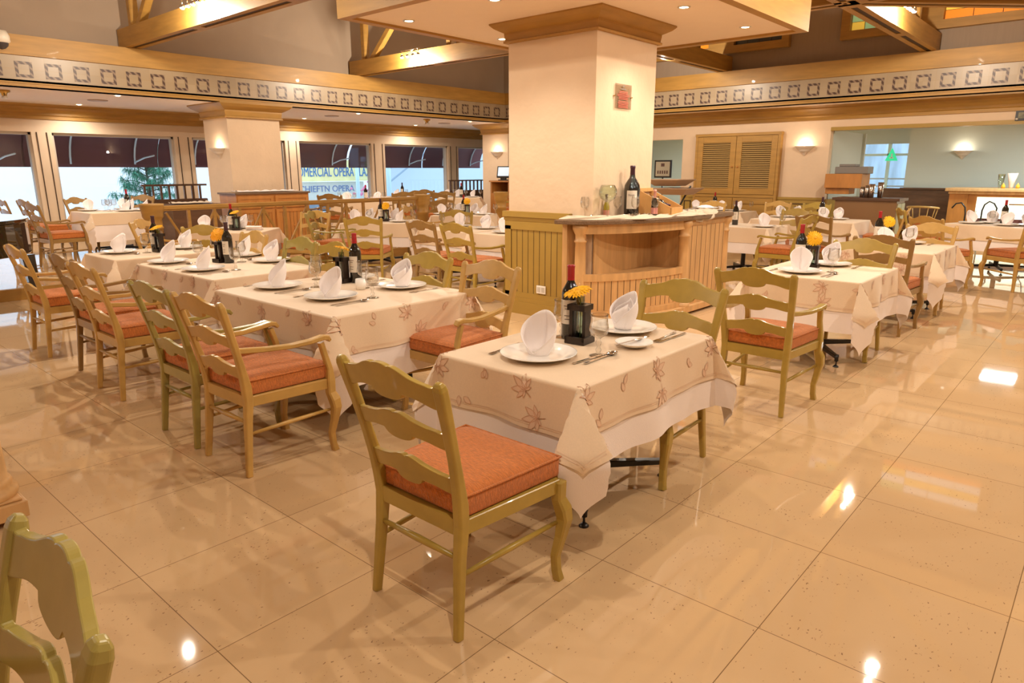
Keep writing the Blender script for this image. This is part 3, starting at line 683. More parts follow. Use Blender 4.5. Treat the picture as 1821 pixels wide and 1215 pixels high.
def cloth_mesh(hx, hy, zt, ov, inset, ph, fl, step, motif=False, seed=0):
    q = B(); nu = max(4, int(round(2*(hx+ov)/step))); nv = max(4, int(round(2*(hy+ov)/step)))
    def line(h, n):
        L_ = [-h-ov+(2*(h+ov))*i/n for i in range(n+1)]
        L_ += [-h, h, -h-.006, h+.006, -h-.014, h+.014, -h-.022, h+.022, -h-.05, h+.05]
        return sorted(set(round(a, 4) for a in L_))
    U = line(hx, nu); V = line(hy, nv)
    vs = [drape(u, v, hx, hy, zt, inset, ph, fl) for v in V for u in U]; W = len(U)
    q.add(vs, [(j*W+i, j*W+i+1, (j+1)*W+i+1, (j+1)*W+i) for j in range(len(V)-1) for i in range(W-1)], 0, True); q.sharp = 48
    # hem band
    if motif:
        rnd = random.Random(seed)
        def put(poly, mi, lift):
            q.add([drape(max(-hx-ov+.002, min(hx+ov-.002, x)), max(-hy-ov+.002, min(hy+ov-.002, y)), hx, hy, zt+lift*(1 if abs(x) < hx and abs(y) < hy else 0), inset-lift, ph, fl) for x, y in poly], [tuple(range(len(poly)))], mi, False)
        def outline(poly, wd, lift):
            n = len(poly)
            for i in range(n):
                a = Vector(poly[i]); b_ = Vector(poly[(i+1) % n]); d = (b_-a)
                if d.length < 1e-5: continue
                nn = Vector((-d.y, d.x)).normalized()*wd/2; put([tuple(a-nn), tuple(b_-nn), tuple(b_+nn), tuple(a+nn)], 1, lift)
        def sprig(cx, cy, big):
            a0 = rnd.uniform(0, 2*PI)
            if big:
                for a, l in ((0, .085), (42, .078), (-42, .078), (82, .06), (-82, .06), (120, .038), (-120, .038)):
                    pl = lens(cx, cy, a0+R(a), l, l*.34); put(pl, 2, .0022); outline(pl, .0026, .003)
                outline([(cx, cy), (cx-.045*math.cos(a0), cy-.045*math.sin(a0))], .003, .003)
            else:
                for k_ in range(2):
                    pl = lens(cx+.03*k_, cy, a0+k_*.9, .05, .026); put(pl, 2, .0022); outline(pl, .0022, .003)
        for (h, L_, ax_) in ((hy, hx, 0), (hx, hy, 1)):
            for sg in (-1, 1):
                for row, (dd, stp) in enumerate(((.065, .30), (ov-.055, .52))):
                    k_ = 0; u_ = -L_-.02+.11*row+rnd.uniform(0, .08)
                    while u_ < L_+.05:
                        p = (u_, sg*(h+dd)) if ax_ == 0 else (sg*(h+dd), u_)
                        sprig(p[0], p[1], (k_+row) % 2 == 0); k_ += 1; u_ += stp*rnd.uniform(.85, 1.1)
        for e_ in (ov-.022, ov-.030):
            for (h, L_, ax_) in ((hy, hx, 0), (hx, hy, 1)):
                for sg in (-1, 1):
                    n_ = 40
                    for i in range(n_):
                        u0 = (L_+e_)*(-1+2*i/n_); u1 = (L_+e_)*(-1+2*(i+1)/n_)
                        pts = [(u0, sg*(h+e_)), (u1, sg*(h+e_)), (u1, sg*(h+e_+.0022)), (u0, sg*(h+e_+.0022))]
                        put(pts if ax_ == 0 else [(y, x) for x, y in pts], 2, .002)
    return q
TB = {}
def table(name, cx, cy, hx, hy, rot, desc, z0=0, near=False, ov1=.24, ov2=.40, zt=.75, ph=0., fl2=.05, fa=1.0):
    FA[0] = fa
    r = R(rot)
    t = thing('dining_table', desc+', under white and beige cloths', 'table', (cx, cy, z0), r)
    q = B(); q.box(-hx, -hy, zt-.035, hx, hy, zt-.008); q.build('tabletop', darkwood, t)
    q = B(); q.lathe([(.035, .09), (.035, zt-.05), (.12, zt-.04)], 12); q.build('column', black, t)
    for sx in (-1, 1):
        for sy in (-1, 1):
            a = min(hx, .36)*.8*sx; c_ = min(hy, .45)*.8*sy
            q = B(); q.sweep([(0, 0, .105), (a*.5, c_*.5, .095), (a, c_, .085)], [(.05, .045), (.045, .035), (.035, .028)], Vector((-c_, a, 0)).normalized())
            q.tube([(a, c_, .105), (a, c_, .05)], .016, 8); q.tube([(a, c_, .05), (a, c_, .012)], .006, 6); q.lathe([(0, .016), (.012, .016), (.024, .004), (.024, 0), (0, 0)], 12, a, c_, 0)
            q.build('foot', black, t)
    st = .03 if near else .06
    c2 = cloth_mesh(hx, hy, zt-.003, ov2, .010, ph, fl2, st); o2 = tag(c2.build('tablecloth', white, None, (cx, cy, z0)), 'long white undercloth on '+desc, 'tablecloth'); o2.rotation_euler = (0, 0, r)
    c1 = cloth_mesh(hx, hy, zt+.002, ov1, .0, ph, fl2, st, near, int(ph*10)); FA[0] = 1.0; o1 = tag(c1.build('tablecloth', [cloth, embro, embro2], None, (cx, cy, z0)), 'beige leaf-patterned top cloth on '+desc, 'tablecloth'); o1.rotation_euler = (0, 0, r)
    return dict(c=(cx, cy), r=r, z=z0+zt+.004, desc=desc)

# ---- table ware prototypes
def napkin_mesh(var):
    q = B(); n = 30; m = 10; rnd = random.Random(var)
    for layer in ((0,) if var == 0 else (0, 1, 2)):
        vs = []; sc = 1-.24*layer; H_ = ((.160, .06, .05) if var == 0 else (.158, .125, .085))[layer]
        for i in range(n+1):
            ph = -PI+2*PI*i/n; a = abs(ph)/PI     # ph=0 front, +-pi back
            hb = (H_*((.06 if var == 0 else .16)+(.94 if var == 0 else .84)*math.sin(PI/2*a)**(1.25 if var == 0 else 1.1))) if layer == 0 else H_*(.35+.65*a)
            hb_old = (H_*((.07 if var == 0 else .16)+(.93 if var == 0 else .84)*(a**(.62 if var == 0 else .75)))) if layer == 0 else H_*(.35+.65*a)
            if layer and a < .22: hb *= .9
            for j in range(m+1):
                t = j/m; z = t*hb; zz = z/H_
                rr = (.036+.026*math.sin(PI*min(1, zz*.85))-.010*zz**3)*sc
                lx = rr*math.sin(ph)*1.12; ly = -rr*math.cos(ph)*.85
                ly += .030*zz**2*(.5 if layer == 0 else .3)
                sq = 1-(.12 if var == 0 else .40)*zz**4; lx *= sq
                if layer == 0 and t > .8: rim = (t-.8)/.2*.007; lx += math.sin(ph)*rim; ly -= math.cos(ph)*rim
                vs.append((lx, ly, z+.001+layer*.003))
        q.add(vs, [(i*(m+1)+j, (i+1)*(m+1)+j, (i+1)*(m+1)+j+1, i*(m+1)+j+1) for i in range(n) for j in range(m)], 0, True)
        if layer == 0 and var:  # overlapping flap crossing the front
            vs = []
            for i in range(9):
                for j in range(7):
                    u = i/8; v = j/6; ph = -1.3+2.3*u; z = v*(.030+.085*u); rr = .037+.02*math.sin(PI*min(1, z/.158))
                    vs.append((rr*1.14*math.sin(ph), -rr*.9*math.cos(ph)+.01*(z/.158), z+.001))
            q.add(vs, [(i*7+j, (i+1)*7+j, (i+1)*7+j+1, i*7+j+1) for i in range(8) for j in range(6)], 0, True)
    return q
PR = {}
def proto(key, mk, loc, rz, label, group=None):
    if key in PR: return dup(PR[key], loc, rz, label, group)
    t = mk(label); t.location = loc; t.rotation_euler = (0, 0, rz); t.scale = (SC, SC, SC)
    if group: t['group'] = group
    KIDS[t.name] = list(t.children)
    for c in t.children: KIDS[c.name] = list(c.children)
    PR[key] = t; return t
def mk_napkin(var):
    def f(label):
        o = napkin_mesh(var).build('folded_napkin', napm)
        md = o.modifiers.new('thick', 'SOLIDIFY'); md.thickness = .0022; md.offset = 0
        return tag(o, label, 'napkin')
    return f
def mk_plate(r_):
    def f(label):
        q = B(); q.lathe([(0, .004), (r_*.62, .004), (r_*.68, .007), (r_*.98, .018), (r_, .020), (r_, .022), (r_*.97, .0215), (r_*.70, .011), (r_*.62, .008), (0, .008)][::-1], 40)
        return tag(q.build('dinner_plate' if r_ > .1 else 'bread_plate', china), label, 'plate')
    return f
def mk_goblet(label):
    q = B(); q.lathe([(0, 0), (.034, 0), (.034, .002), (.012, .007), (.007, .012), (.010, .018), (.012, .024), (.007, .031), (.006, .038), (.011, .047), (.012, .053), (.006, .062), (.012, .070), (.030, .082), (.037, .098), (.037, .110), (.033, .128), (.032, .150), (.0345, .160), (.0335, .160), (.031, .150), (.032, .128), (.0355, .110), (.0355, .100), (.028, .085), (0, .074)], 24)
    return tag(q.build('goblet', glass), label, 'glass')
def mk_wineglass(label):
    q = B(); q.lathe([(0, 0), (.034, 0), (.034, .002), (.006, .006), (.0035, .02), (.0035, .07), (.012, .078), (.030, .095), (.036, .120), (.034, .15), (.029, .175), (.028, .175), (.033, .15), (.035, .120), (.029, .097), (0, .081)], 24)
    return tag(q.build('wine_glass', glass), label, 'glass')
def mk_bottle(cap, s=1.0, txt='VINO'):
    def f(label):
        t = thing('wine_bottle', label, 'bottle')
        q = B(); q.lathe([(0, 0), (.036*s, 0), (.0375*s, .004*s), (.0375*s, .185*s), (.034*s, .205*s), (.022*s, .225*s), (.0145*s, .24*s), (.0135*s, .295*s), (.015*s, .297*s), (.015*s, .303*s), (0, .303*s)], 26); q.build('bottle_body', bottlem, t)
        q = B(); q.lathe([(.0150*s, .243*s), (.0147*s, .295*s), (.0160*s, .297*s), (.0160*s, .305*s), (0, .3055*s)], 20); q.build('capsule', cap, t)
        q = B(); q.lathe([(.0380*s, .065*s), (.0380*s, .165*s)], 16, a0=-PI*.86, a1=-PI*.10); lb = q.build('label', labelm, t)
        q = B()
        for z, w0 in ((.14, .5), (.128, .3), (.10, .42), (.085, .35)):
            q.lathe([(.0383*s, z*s-.0015*s), (.0383*s, z*s+.0015*s)], 8, a0=-PI*.42-w0*.8, a1=-PI*.42+w0*.8)
        q.build('label_print', printm, lb)
        return t
    return f
def mk_vase(label):
    t = thing('bud_vase', label, 'vase')
    q = B(); q.box(-.045, -.045, 0, .045, .045, .012); q.box(-.045, -.045, .012, -.035, .045, .028); q.box(.035, -.045, .012, .045, .045, .028); q.box(-.045, .035, .012, .045, .045, .028); q.box(-.045, -.045, .012, .045, -.035, .028)
    for sx in (-1, 1): q.box(sx*.030-.007, -.022, .012, sx*.030+.007, .022, .15)
    q.box(-.040, -.036, .135, -.019, .036, .158); q.box(.019, -.036, .135, .040, .036, .158); q.box(-.04, -.036, .135, .04, -.019, .158); q.box(-.04, .019, .135, .04, .036, .158)
    q.build('stand', standm, t)
    q = B(); q.lathe([(0, .014), (.014, .014), (.0175, .02), (.0175, .12), (.018, .19), (.017, .19), (.016, .12), (.016, .022), (0, .018)], 20); q.build('glass_tube', tube_g, t)
    return t
def mk_gerbera(colm, tilt=20):
    def f(label):
        t = thing('gerbera_flower', label, 'flower'); rnd = random.Random(3)
        q = B(); q.tube([(0, 0, .022), (.003, 0, .10), (0, 0, .17), (-.002, -.008, .205)], .0028, 6); q.build('stem', stemm, t)
        q = B(); T = Matrix.Translation((-.002, -.012, .21)) @ Matrix.Rotation(R(tilt), 4, 'X')
        for lay, (n, L_, dz) in enumerate(((24, .060, 0), (22, .050, .004), (16, .034, .008))):
            for i in range(n):
                a = 2*PI*i/n+lay*.14+rnd.uniform(-.05, .05); l = L_*rnd.uniform(.9, 1.06); c, s_ = math.cos(a), math.sin(a); w_ = .0058
                pts = [(.006, 0), (l*.5, w_*.8), (l*.85, w_), (l, 0), (l*.85, -w_), (l*.5, -w_*.8)]
                hz = [0, .003, .001, -.004, .001, .003]
                q.add([(x*c-y*s_, x*s_+y*c, dz+h) for (x, y), h in zip(pts, hz)], [(0, 1, 2, 3, 4, 5)], 0, False, T)
        q.build('petals', colm, t)
        q = B(); q.lathe([(.013, .006), (.011, .012), (0, .014)], 12, T=T); q.build('flower_centre', petalo, t)
        return t
    return f
def mk_fork(label):
    q = B(); o = lens(0, 0, 0, 1, 1)
    q.strip([(-.10, .003), (-.06, .0035), (0, .0045), (.035, .004), (.05, .004)], [(-.10, .0012), (-.06, .0015), (0, .002), (.035, .0015), (.05, .0015)], -.004, .004)
    q.box(-.105, -.008, .001, -.07, .008, .003); q.prism([(.045, -.005), (.06, -.011), (.075, -.012), (.075, .012), (.06, .011), (.045, .005)], .001, .003)
    for k in range(4): q.box(.074, -.0115+.0065*k, .001, .108, -.0085+.0065*k, .003)
    return tag(q.build('fork', steel), label, 'cutlery')
def mk_knife(label):
    q = B(); q.prism([(-.11, -.006), (-.02, -.005), (-.01, -.008), (.08, -.009), (.108, -.004), (.112, .003), (-.01, .004), (-.11, .006)], .001, .0035)
    return tag(q.build('knife', steel), label, 'cutlery')
def mk_spoon(label):
    q = B(); q.prism([(-.10, -.007), (-.07, -.005), (.02, -.003), (.055, -.003), (.055, .003), (.02, .003), (-.07, .005), (-.10, .007)], .002, .005)
    vs = []; n = 16
    for k, (s_, z) in enumerate(((1, .009), (.8, .004), (.45, .0015), (.02, .0008))):
        for i in range(n): a = 2*PI*i/n; vs.append((.078+.028*s_*math.cos(a), .018*s_*math.sin(a), z))
    q.add(vs, [(k*n+i, k*n+(i+1) % n, (k+1)*n+(i+1) % n, (k+1)*n+i) for k in range(3) for i in range(n)], 0, True)
    return tag(q.build('spoon', steel), label, 'cutlery')
def mk_cup(label):
    q = B(); q.lathe([(0, 0), (.028, 0), (.033, .03), (.030, .062), (.028, .062), (.031, .03), (.026, .004), (0, .004)], 20)
    return tag(q.build('white_cup', china), label, 'cup')
def W(T, x, y, z=0):
    c, s = math.cos(T['r']), math.sin(T['r']); return (T['c'][0]+x*c-y*s, T['c'][1]+x*s+y*c, T['z']+z)
def place(T, x, y, face, pos, nap=0, detail=2, glassx=None, nang=0, gy=.20):
    """x,y local plate centre; face=+1 guest on the low-y side, -1 on the other; pos: text"""
    d = T['desc']; r = T['r']+(0 if face > 0 else PI)
    p = pos+' place of '+d
    proto('plate', mk_plate(.145), W(T, x, y), r, 'white dinner plate at the '+p)
    proto('nap%d' % nap, mk_napkin(nap), W(T, x, y, .012), R(nang), 'standing folded napkin at the '+p)
    f = face
    if detail:
        proto('knife', mk_knife, W(T, x+f*.225, y-f*.02), r+PI/2, 'steel knife at the '+p)
        proto('spoon', mk_spoon, W(T, x+f*.265, y-f*.02), r+PI/2, 'steel spoon at the '+p)
        proto('fork', mk_fork, W(T, x-f*.225, y-f*.02), r+PI/2, 'steel fork at the '+p)
    proto('goblet', mk_goblet, W(T, x+f*(.20 if glassx is None else glassx), y+f*gy), 0, 'clear stemmed goblet at the '+p)
    if detail > 1:
        xy = (x-f*.24, y+f*.12)
        proto('bplate', mk_plate(.075), W(T, *xy), r, 'small bread plate at the '+p)
        proto('knife', mk_knife, W(T, xy[0]+.01, xy[1], .021), r+PI/2-.5, 'butter knife on the bread plate, '+p)
def centre(T, x, y, cap='red', a=.5, fl='y', vz=True, rz=0.):
    d = T['desc']; cm = {'red': capred, 'dark': capdark}[cap]
    proto('bottle'+cap, mk_bottle(cm), W(T, x, y), T['r']+rz, 'wine bottle with %s capsule on %s' % (cap, d))
    if vz:
        X, Y, Z = W(T, x+.105*math.cos(a-T['r']), y+.105*math.sin(a-T['r']))
        proto('vase', mk_vase, (X, Y, Z), T['r']+.1, 'black bud vase stand on '+d)
        proto('flower'+fl, mk_gerbera(petalo if fl == 'o' else petal, {'y': 20, 'o': 60, 'f': 68}[fl]), (X, Y, Z), a*.7 if fl == 'y' else .6, '%s gerbera in the bud vase on %s' % ('orange' if fl == 'o' else 'yellow', d))

# ---- the tables (world positions measured on the floor grid)
T1 = table('t', -1.945, 2.74, .405, .59, 0, 'the foreground table', near=True, ph=.4, ov1=.23, ov2=.38, fl2=.09, fa=1.15)
place(T1, -.015, -.33, 1, 'near', 0, 0, nang=8)
place(T1, -.015, .40, -1, 'far', 1, 0, .16, -20, .34)
A1 = table('t', -4.20, 2.90, .74, .59, 0, 'the near four-seat table', near=True, ph=1.7, ov1=.26, ov2=.47, fa=1.25)
for x, y, f, n, nn, na in ((-.49, -.24, 1, 'near left', 0, -15), (.2, -.24, 1, 'near right', 0, 5), (-.41, .38, -1, 'far left', 1, -10), (.22, .37, -1, 'far right', 1, 10)): place(A1, x, y, f, n, nn, 1, nang=na)
A2 = table('t', -6.19, 3.1, .76, .58, 0, 'the middle left table', near=True, ph=2.9, ov1=.25, ov2=.42)
for x, y, f, n, nn, na in ((-.60, -.36, 1, 'near left', 0, 0), (.16, -.38, 1, 'near right', 0, -20), (-.55, .38, -1, 'far left', 1, -20), (.07, .33, -1, 'far right', 1, 0)): place(A2, x, y, f, n, nn, 1, nang=na)
A3 = table('t', -7.84, 3.05, .42, .56, 0, 'the farthest left table', ph=.9, ov1=.25, ov2=.42)
for x, y, f, n, nn, na in ((-.18, -.31, 1, 'near', 0, -60), (-.1, .36, -1, 'far', 1, 0)): place(A3, x, y, f, n, nn, 1, nang=na)
TBt = table('t', -9.95, 4.98, .55, .46, 42, 'the spare-napkin table', ph=2.2)
for x, y, f, n, nn, na in ((-.42, .05, 1, 'left', 0, 50), (-.05, .18, 1, 'middle', 0, 70), (.05, .32, -1, 'back', 1, 0)): place(TBt, x, y, f, n, nn, 0, nang=na)
TC = table('t', -9.7, 7.55, .58, .47, 40, 'the turned table before the railing', ph=3.3)
for x, y, f, n, nn, na in ((-.4, -.18, 1, 'near left', 0, 60), (.36, -.16, 1, 'near right', 1, -30), (-.25, .27, -1, 'far left', 1, 0), (.2, .27, -1, 'far right', 0, 0)): place(TC, x, y, f, n, nn, 0, nang=na)
TD = table('t', -9.95, 9.85, .58, .42, 33, 'the table past the railing', ph=4.1)
for x, y, f, n, nn, na in ((-.44, -.1, 1, 'near left', 0, 60), (.4, -.05, 1, 'near right', 1, -30), (-.15, .2, -1, 'far left', 0, 30), (.15, .22, -1, 'far right', 0, 0)): place(TD, x, y, f, n, nn, 0, nang=na)
TE = table('t', -7.5, 7.42, .52, .46, 0, 'the table left of the column pair', ph=5.0)
for x, y, f, n, nn, na in ((-.3, .2, -1, 'left', 0, 50), (.3, .15, -1, 'right', 1, 20)): place(TE, x, y, f, n, nn, 0, nang=na)
TF = table('t', -6.25, 7.42, .60, .46, 0, 'the table touching the column side', ph=5.9)
for x, y, f, n, nn, na in ((-.25, -.2, 1, 'near', 0, 60),): place(TF, x, y, f, n, nn, 0, nang=na)
C1 = table('t', -1.91, 6.30, .45, .56, 0, 'the first right-hand table', near=True, ph=1.1, ov1=.25, ov2=.42)
place(C1, -.10, -.30, 1, 'near', 0, 1, nang=25); place(C1, -.05, .34, -1, 'far', 1, 1, nang=-20)
C2 = table('t', -1.88, 8.88, .45, .63, 0, 'the second right-hand table', near=True, ph=2.0, ov1=.25, ov2=.42)
place(C2, -.14, -.12, 1, 'near', 0, 1, nang=35); place(C2, .0, .38, -1, 'far', 1, 1, nang=-20)
C3 = table('t', -1.45, 13.5, .62, .50, -22, 'the turned table by the bar', ph=2.6)
for x, y, f, n, nn, na in ((-.36, -.22, 1, 'near left', 0, 50), (-.22, .1, -1, 'far left', 1, 10), (.18, -.22, 1, 'near right', 0, -20), (.36, .0, 1, 'right', 0, 10)): place(C3, x, y, f, n, nn, 0, nang=na)
D1 = table('t', -4.5, 10.72, .50, .42, 0, 'the table behind the wine cabinet', ph=3.7)
place(D1, .36, -.17, 1, 'right', 0, 0, nang=40)
D2 = table('t', -4.22, 12.82, .86, .50, 0, 'the table before the louvred cupboard', ph=4.6)
for x, y, f, n, nn, na in ((-.60, .2, 1, 'first', 0, 40), (-.36, .35, -1, 'second', 1, -20), (.20, .1, 1, 'third', 0, 30), (.42, .2, -1, 'fourth', 1, 0)): place(D2, x, y, f, n, nn, 0, nang=na)
D0 = table('t', -6.75, 14.35, .75, .42, 0, 'the table left of the cupboard', ph=.2)
for x, y, f, n, nn, na in ((-.45, .0, 1, 'left', 0, 30), (.15, .05, 1, 'middle', 0, 40), (.48, .12, 1, 'right', 1, -20)): place(D0, x, y, f, n, nn, 0, nang=na)
W1 = table('t', -13.85, 4.72, .50, .52, 0, 'the window table beside the railing', .15, ph=.6, ov1=.22, ov2=.5)
for x, y, f, n, nn, na in ((-.35, -.28, 1, 'near left', 0, 60), (-.32, .3, -1, 'far left', 0, 60), (.3, .12, -1, 'near right', 1, -20), (.0, .3, -1, 'middle', 1, 0), (.38, .40, -1, 'far right', 0, -20)): place(W1, x, y, f, n, nn, 0, nang=na)
W2 = table('t', -13.75, 10.15, .62, .48, 55, 'the raised table behind the railing', .15, ph=1.4)
for x, y, f, n, nn, na in ((-.35, -.2, 1, 'near left', 0, 60), (.35, -.15, 1, 'near right', 1, -20), (-.3, .25, -1, 'far left', 0, 60), (.4, .25, -1, 'far right', 0, 30)): place(W2, x, y, f, n, nn, 0, nang=na)
W3 = table('t', -13.75, 13.45, .55, .42, 40, 'the raised table by the far booth', .15, ph=2.4)
for x, y, f, n, nn, na in ((-.38, .1, 1, 'left', 0, 10), (-.05, -.05, 1, 'middle', 0, 20), (.35, -.05, 1, 'right', 1, -20)): place(W3, x, y, f, n, nn, 0, nang=na)
W4 = table('t', -15.5, 12.6, .5, .45, 0, 'the table at the third window', .15, ph=3.4)
place(W4, .2, -.1, 1, 'near', 0, 0)

# centre pieces
centre(T1, -.13, .07, 'red', -.45, 'y'); centre(A1, -.25, .30, 'red', PI*1.25, 'y'); centre(A2, -.16, .02, 'dark', PI*1.1, 'o'); centre(A3, -.05, .02, 'dark', 0, 'y')
centre(TBt, .0, .02, 'red', .2, 'y'); centre(TC, .0, .05, 'dark', .4, 'f'); centre(TD, -.02, .02, 'red', 0, 'f'); centre(TF, -.1, .15, 'dark', .4, 'y')
centre(C1, -.22, .02, 'red', .4, 'f'); centre(C2, -.27, .08, 'red', .6, 'f'); centre(C3, -.02, .05, 'red', 0, 'y', False)
centre(D1, -.18, .0, 'dark', 0, 'y', False); centre(D2, .1, .3, 'dark', 0, 'y', False); centre(D0, -.1, .2, 'red', 0, 'y', False)
centre(W1, .12, .22, 'red', 0, 'y', False); centre(W2, .12, .0, 'red', 0, 'y', False); centre(W3, .05, -.15, 'red', 0, 'y', False); centre(W4, .1, .2, 'dark', 0, 'y', False)
# foreground table extras, as laid in the photo
d = 'the foreground table'
proto('fork', mk_fork, W(T1, -.23, -.32), PI/2+.12, 'steel fork left of the near plate on '+d)
proto('knife', mk_knife, W(T1, .19, -.19), PI/2-.05, 'steel knife right of the near plate on '+d)
proto('spoon', mk_spoon, W(T1, .225, -.17), PI/2+.0, 'steel spoon beside the knife on '+d)
proto('bplate', mk_plate(.075), W(T1, .22, .13), .3, 'small bread plate at the right edge of '+d)
proto('knife', mk_knife, W(T1, .20, .15, .021), PI/2-.1, 'butter knife on the bread plate of '+d)
proto('fork', mk_fork, W(T1, .24, .40), PI/2+PI+.1, 'steel fork right of the far plate on '+d)
proto('knife', mk_knife, W(T1, .275, .42), PI/2, 'steel knife right of the far plate on '+d)
proto('spoon', mk_spoon, W(T1, -.23, .28), -PI/2, 'steel spoon left of the far plate on '+d)
proto('cup', mk_cup, W(A1, .05, .12), 0, 'small white cup on the near four-seat table')
for i in range(3): 
    q = B(); q.box(-.11, -.07, 0, .11, .07, .018); o = q.build('folded_napkin', napm, None, W(TBt, .34, .0-.02*i, .02*i), bevel=.008); o.rotation_euler = (0, 0, TBt['r']+.1*i); tag(o, 'flat folded spare napkin, %s in the stack by the railing' % ['lowest', 'middle', 'top'][i], 'napkin')

# ================================================================ WINE CABINET by the column
t = thing('wine_cabinet', 'curved light oak cabinet with open shelf and stone top beside the column', 'cabinet', (-3.9, 6.8, 0))
def rel(p): return [(x+3.9, y-6.8) for x, y in p]
front = [(-4.34, 5.72), (-4.17, 5.745), (-4.02, 5.87), (-3.90, 6.05), (-3.80, 6.26), (-3.73, 6.48), (-3.68, 6.70), (-3.65, 6.90), (-3.635, 7.08)]
flank = [(-3.635, 7.08), (-3.63, 7.5), (-3.63, 8.1)]
def offs(path, d):
    out = []
    for i, p in enumerate(path):
        a = Vector(path[max(i-1, 0)]); b_ = Vector(path[min(i+1, len(path)-1)]); tt = (b_-a).normalized(); out.append((p[0]+tt.y*d, p[1]-tt.x*d))
    return out
def ribbon(bb, path, d0, d1, z0, z1, mi=0):
    a = offs(path, d0); c_ = offs(path, d1); bb.prism(rel(a+c_[::-1]), z0, z1, mi)
def bseg(bb, path, d0, d1, z0, z1, mi=0):
    for i in range(len(path)-1):
        a = offs(path, d0); c_ = offs(path, d1); bb.prism(rel([a[i], a[i+1], c_[i+1], c_[i]]), z0, z1, mi)
q = B(); outer = front+flank[1:]
bseg(q, front[1:], -.02, .0, .10, .50); bseg(q, front[1:], -.025, .012, .48, .555); bseg(q, front[1:], -.025, .012, .97, 1.065)
bseg(q, front[1:], -.0, .02, .10, .16); bseg(q, flank, -.02, 0, .10, 1.065); bseg(q, flank, 0, .012, .10, .17); bseg(q, flank, 0, .012, 1.0, 1.065)
def grooves(bb, path, z0, z1, step, mi=1, d=.0015):
    acc = 0
    for i in range(len(path)-1):
        a = Vector(path[i]); c_ = Vector(path[i+1]); L_ = (c_-a).length; tt = (c_-a)/L_; n = Vector((tt.y, -tt.x)); s = step-acc
        while s < L_:
            p = a+tt*s; bb.prism(rel([tuple(p-tt*.003-n*.002), tuple(p+tt*.003-n*.002), tuple(p+tt*.003+n*d), tuple(p-tt*.003+n*d)]), z0, z1, mi); s += step
        acc = L_-(s-step)
grooves(q, front[1:], .17, .48, .075); grooves(q, flank, .18, .99, .115)
q.prism(rel([(-4.36, 5.74), (-4.30, 5.74), (-4.30, 5.93), (-4.36, 5.93)]), .1, 1.065)
q.prism(rel([(-4.10, 5.93), (-4.085, 5.93), (-4.085, 7.10), (-4.10, 7.10)]), .1, 1.065)   # niche back, left
q.prism(rel([(-4.10, 7.08), (-3.65, 7.08), (-3.65, 7.10), (-4.10, 7.10)]), .1, 1.065)     # niche back, right
q.prism(rel([(-4.10, 8.08), (-3.63, 8.08), (-3.63, 8.1), (-4.10, 8.1)]), .1, 1.065)
q.prism(rel([(-4.3, 5.78)]+offs(front[1:], -.02)+[(-4.09, 7.09)]+[(-4.09, 5.93), (-4.3, 5.93)]), .51, .53)   # shelf
q.build('body', [woodl, slotm], t)
q = B(); q.prism(rel([(-4.42, 5.93)]+offs([(-4.40, 5.70)]+outer[1:], .075)+[(-4.11, 8.17), (-4.11, 5.93)]), 1.068, 1.112); q.build('stone_top', stone, t, bevel=.008)
q = B(); q.prism(rel([(-4.38, 5.93)]+offs(outer, .07)+[(-4.1, 8.14), (-4.1, 5.93)]), .03, .10); q.prism(rel([(-4.3, 5.93)]+offs(outer, -.04)+[(-4.1, 8.0), (-4.1, 5.93)]), 0, .03, 1)
q.build('plinth', [woodl, slotm], t, bevel=.004)
for (x, y, lb) in ((-4.17, 5.80, 0), (-3.66, 7.06, 0), (-3.66, 8.08, 0)):
    q = B(); q.lathe([(.10, .10), (.10, .13), (.082, .145), (.075, .16), (.068, .20), (.058, .70), (.056, .88), (.066, .885), (.066, .90), (.056, .91), (.056, .96), (.072, .99), (.085, 1.02), (.085, 1.066), (0, 1.066)], 24, x+3.9, y-6.8); q.build('column_post', woodl, t)
# cream runner cloth on top
def blob_cloth(name, label, path, w0, zt, drop, m, seed, parent=None):
    rnd = random.Random(seed); q = B(); n = len(path); W_ = 14; vs = []
    for i, (x, y) in enumerate(path):
        a = Vector(path[max(i-1, 0)]); b_ = Vector(path[min(i+1, n-1)]); tt = (b_-a).normalized(); nn = Vector((tt.y, -tt.x)); t0 = i/(n-1)
        for j in range(W_+1):
            u = -1+2*j/W_; ww = w0*(1+.22*math.sin(t0*13+seed)); off = u*ww+.02*math.sin(t0*31+j)
            z = zt+.012+.018*abs(math.sin(t0*17+u*3.1+seed))*(1-abs(u)**3)+.012*math.sin(t0*41+u*5)*(1-abs(u)**4)
            e = drop(t0) if u > .7 else 0
            z -= e*(u-.7)/.3; z = max(z, zt+.003) if not e else z
            vs.append((x+nn.x*off, y+nn.y*off, z))
    q.add(vs, [(i*(W_+1)+j, (i+1)*(W_+1)+j, (i+1)*(W_+1)+j+1, i*(W_+1)+j+1) for i in range(n-1) for j in range(W_)], 0, True)
    o = q.build(name, m); md = o.modifiers.new('s', 'SUBSURF'); md.levels = md.render_levels = 1; md2 = o.modifiers.new('t', 'SOLIDIFY'); md2.thickness = .004
    return tag(o, label, 'cloth')
def interp(path, n):
    pts = [Vector(p) for p in path]; ds = [0]
    for i in range(1, len(pts)): ds.append(ds[-1]+(pts[i]-pts[i-1]).length)
    out = []
    for k in range(n):
        s = ds[-1]*k/(n-1); i = max(j for j in range(len(ds)) if ds[j] <= s+1e-9); i = min(i, len(pts)-2); out.append(tuple(pts[i].lerp(pts[i+1], (s-ds[i])/(ds[i+1]-ds[i]))))
    return out
runner = mat('cream_runner', (.58, .46, .33), .8, bump=.1, bscale=200, sheen=.2)
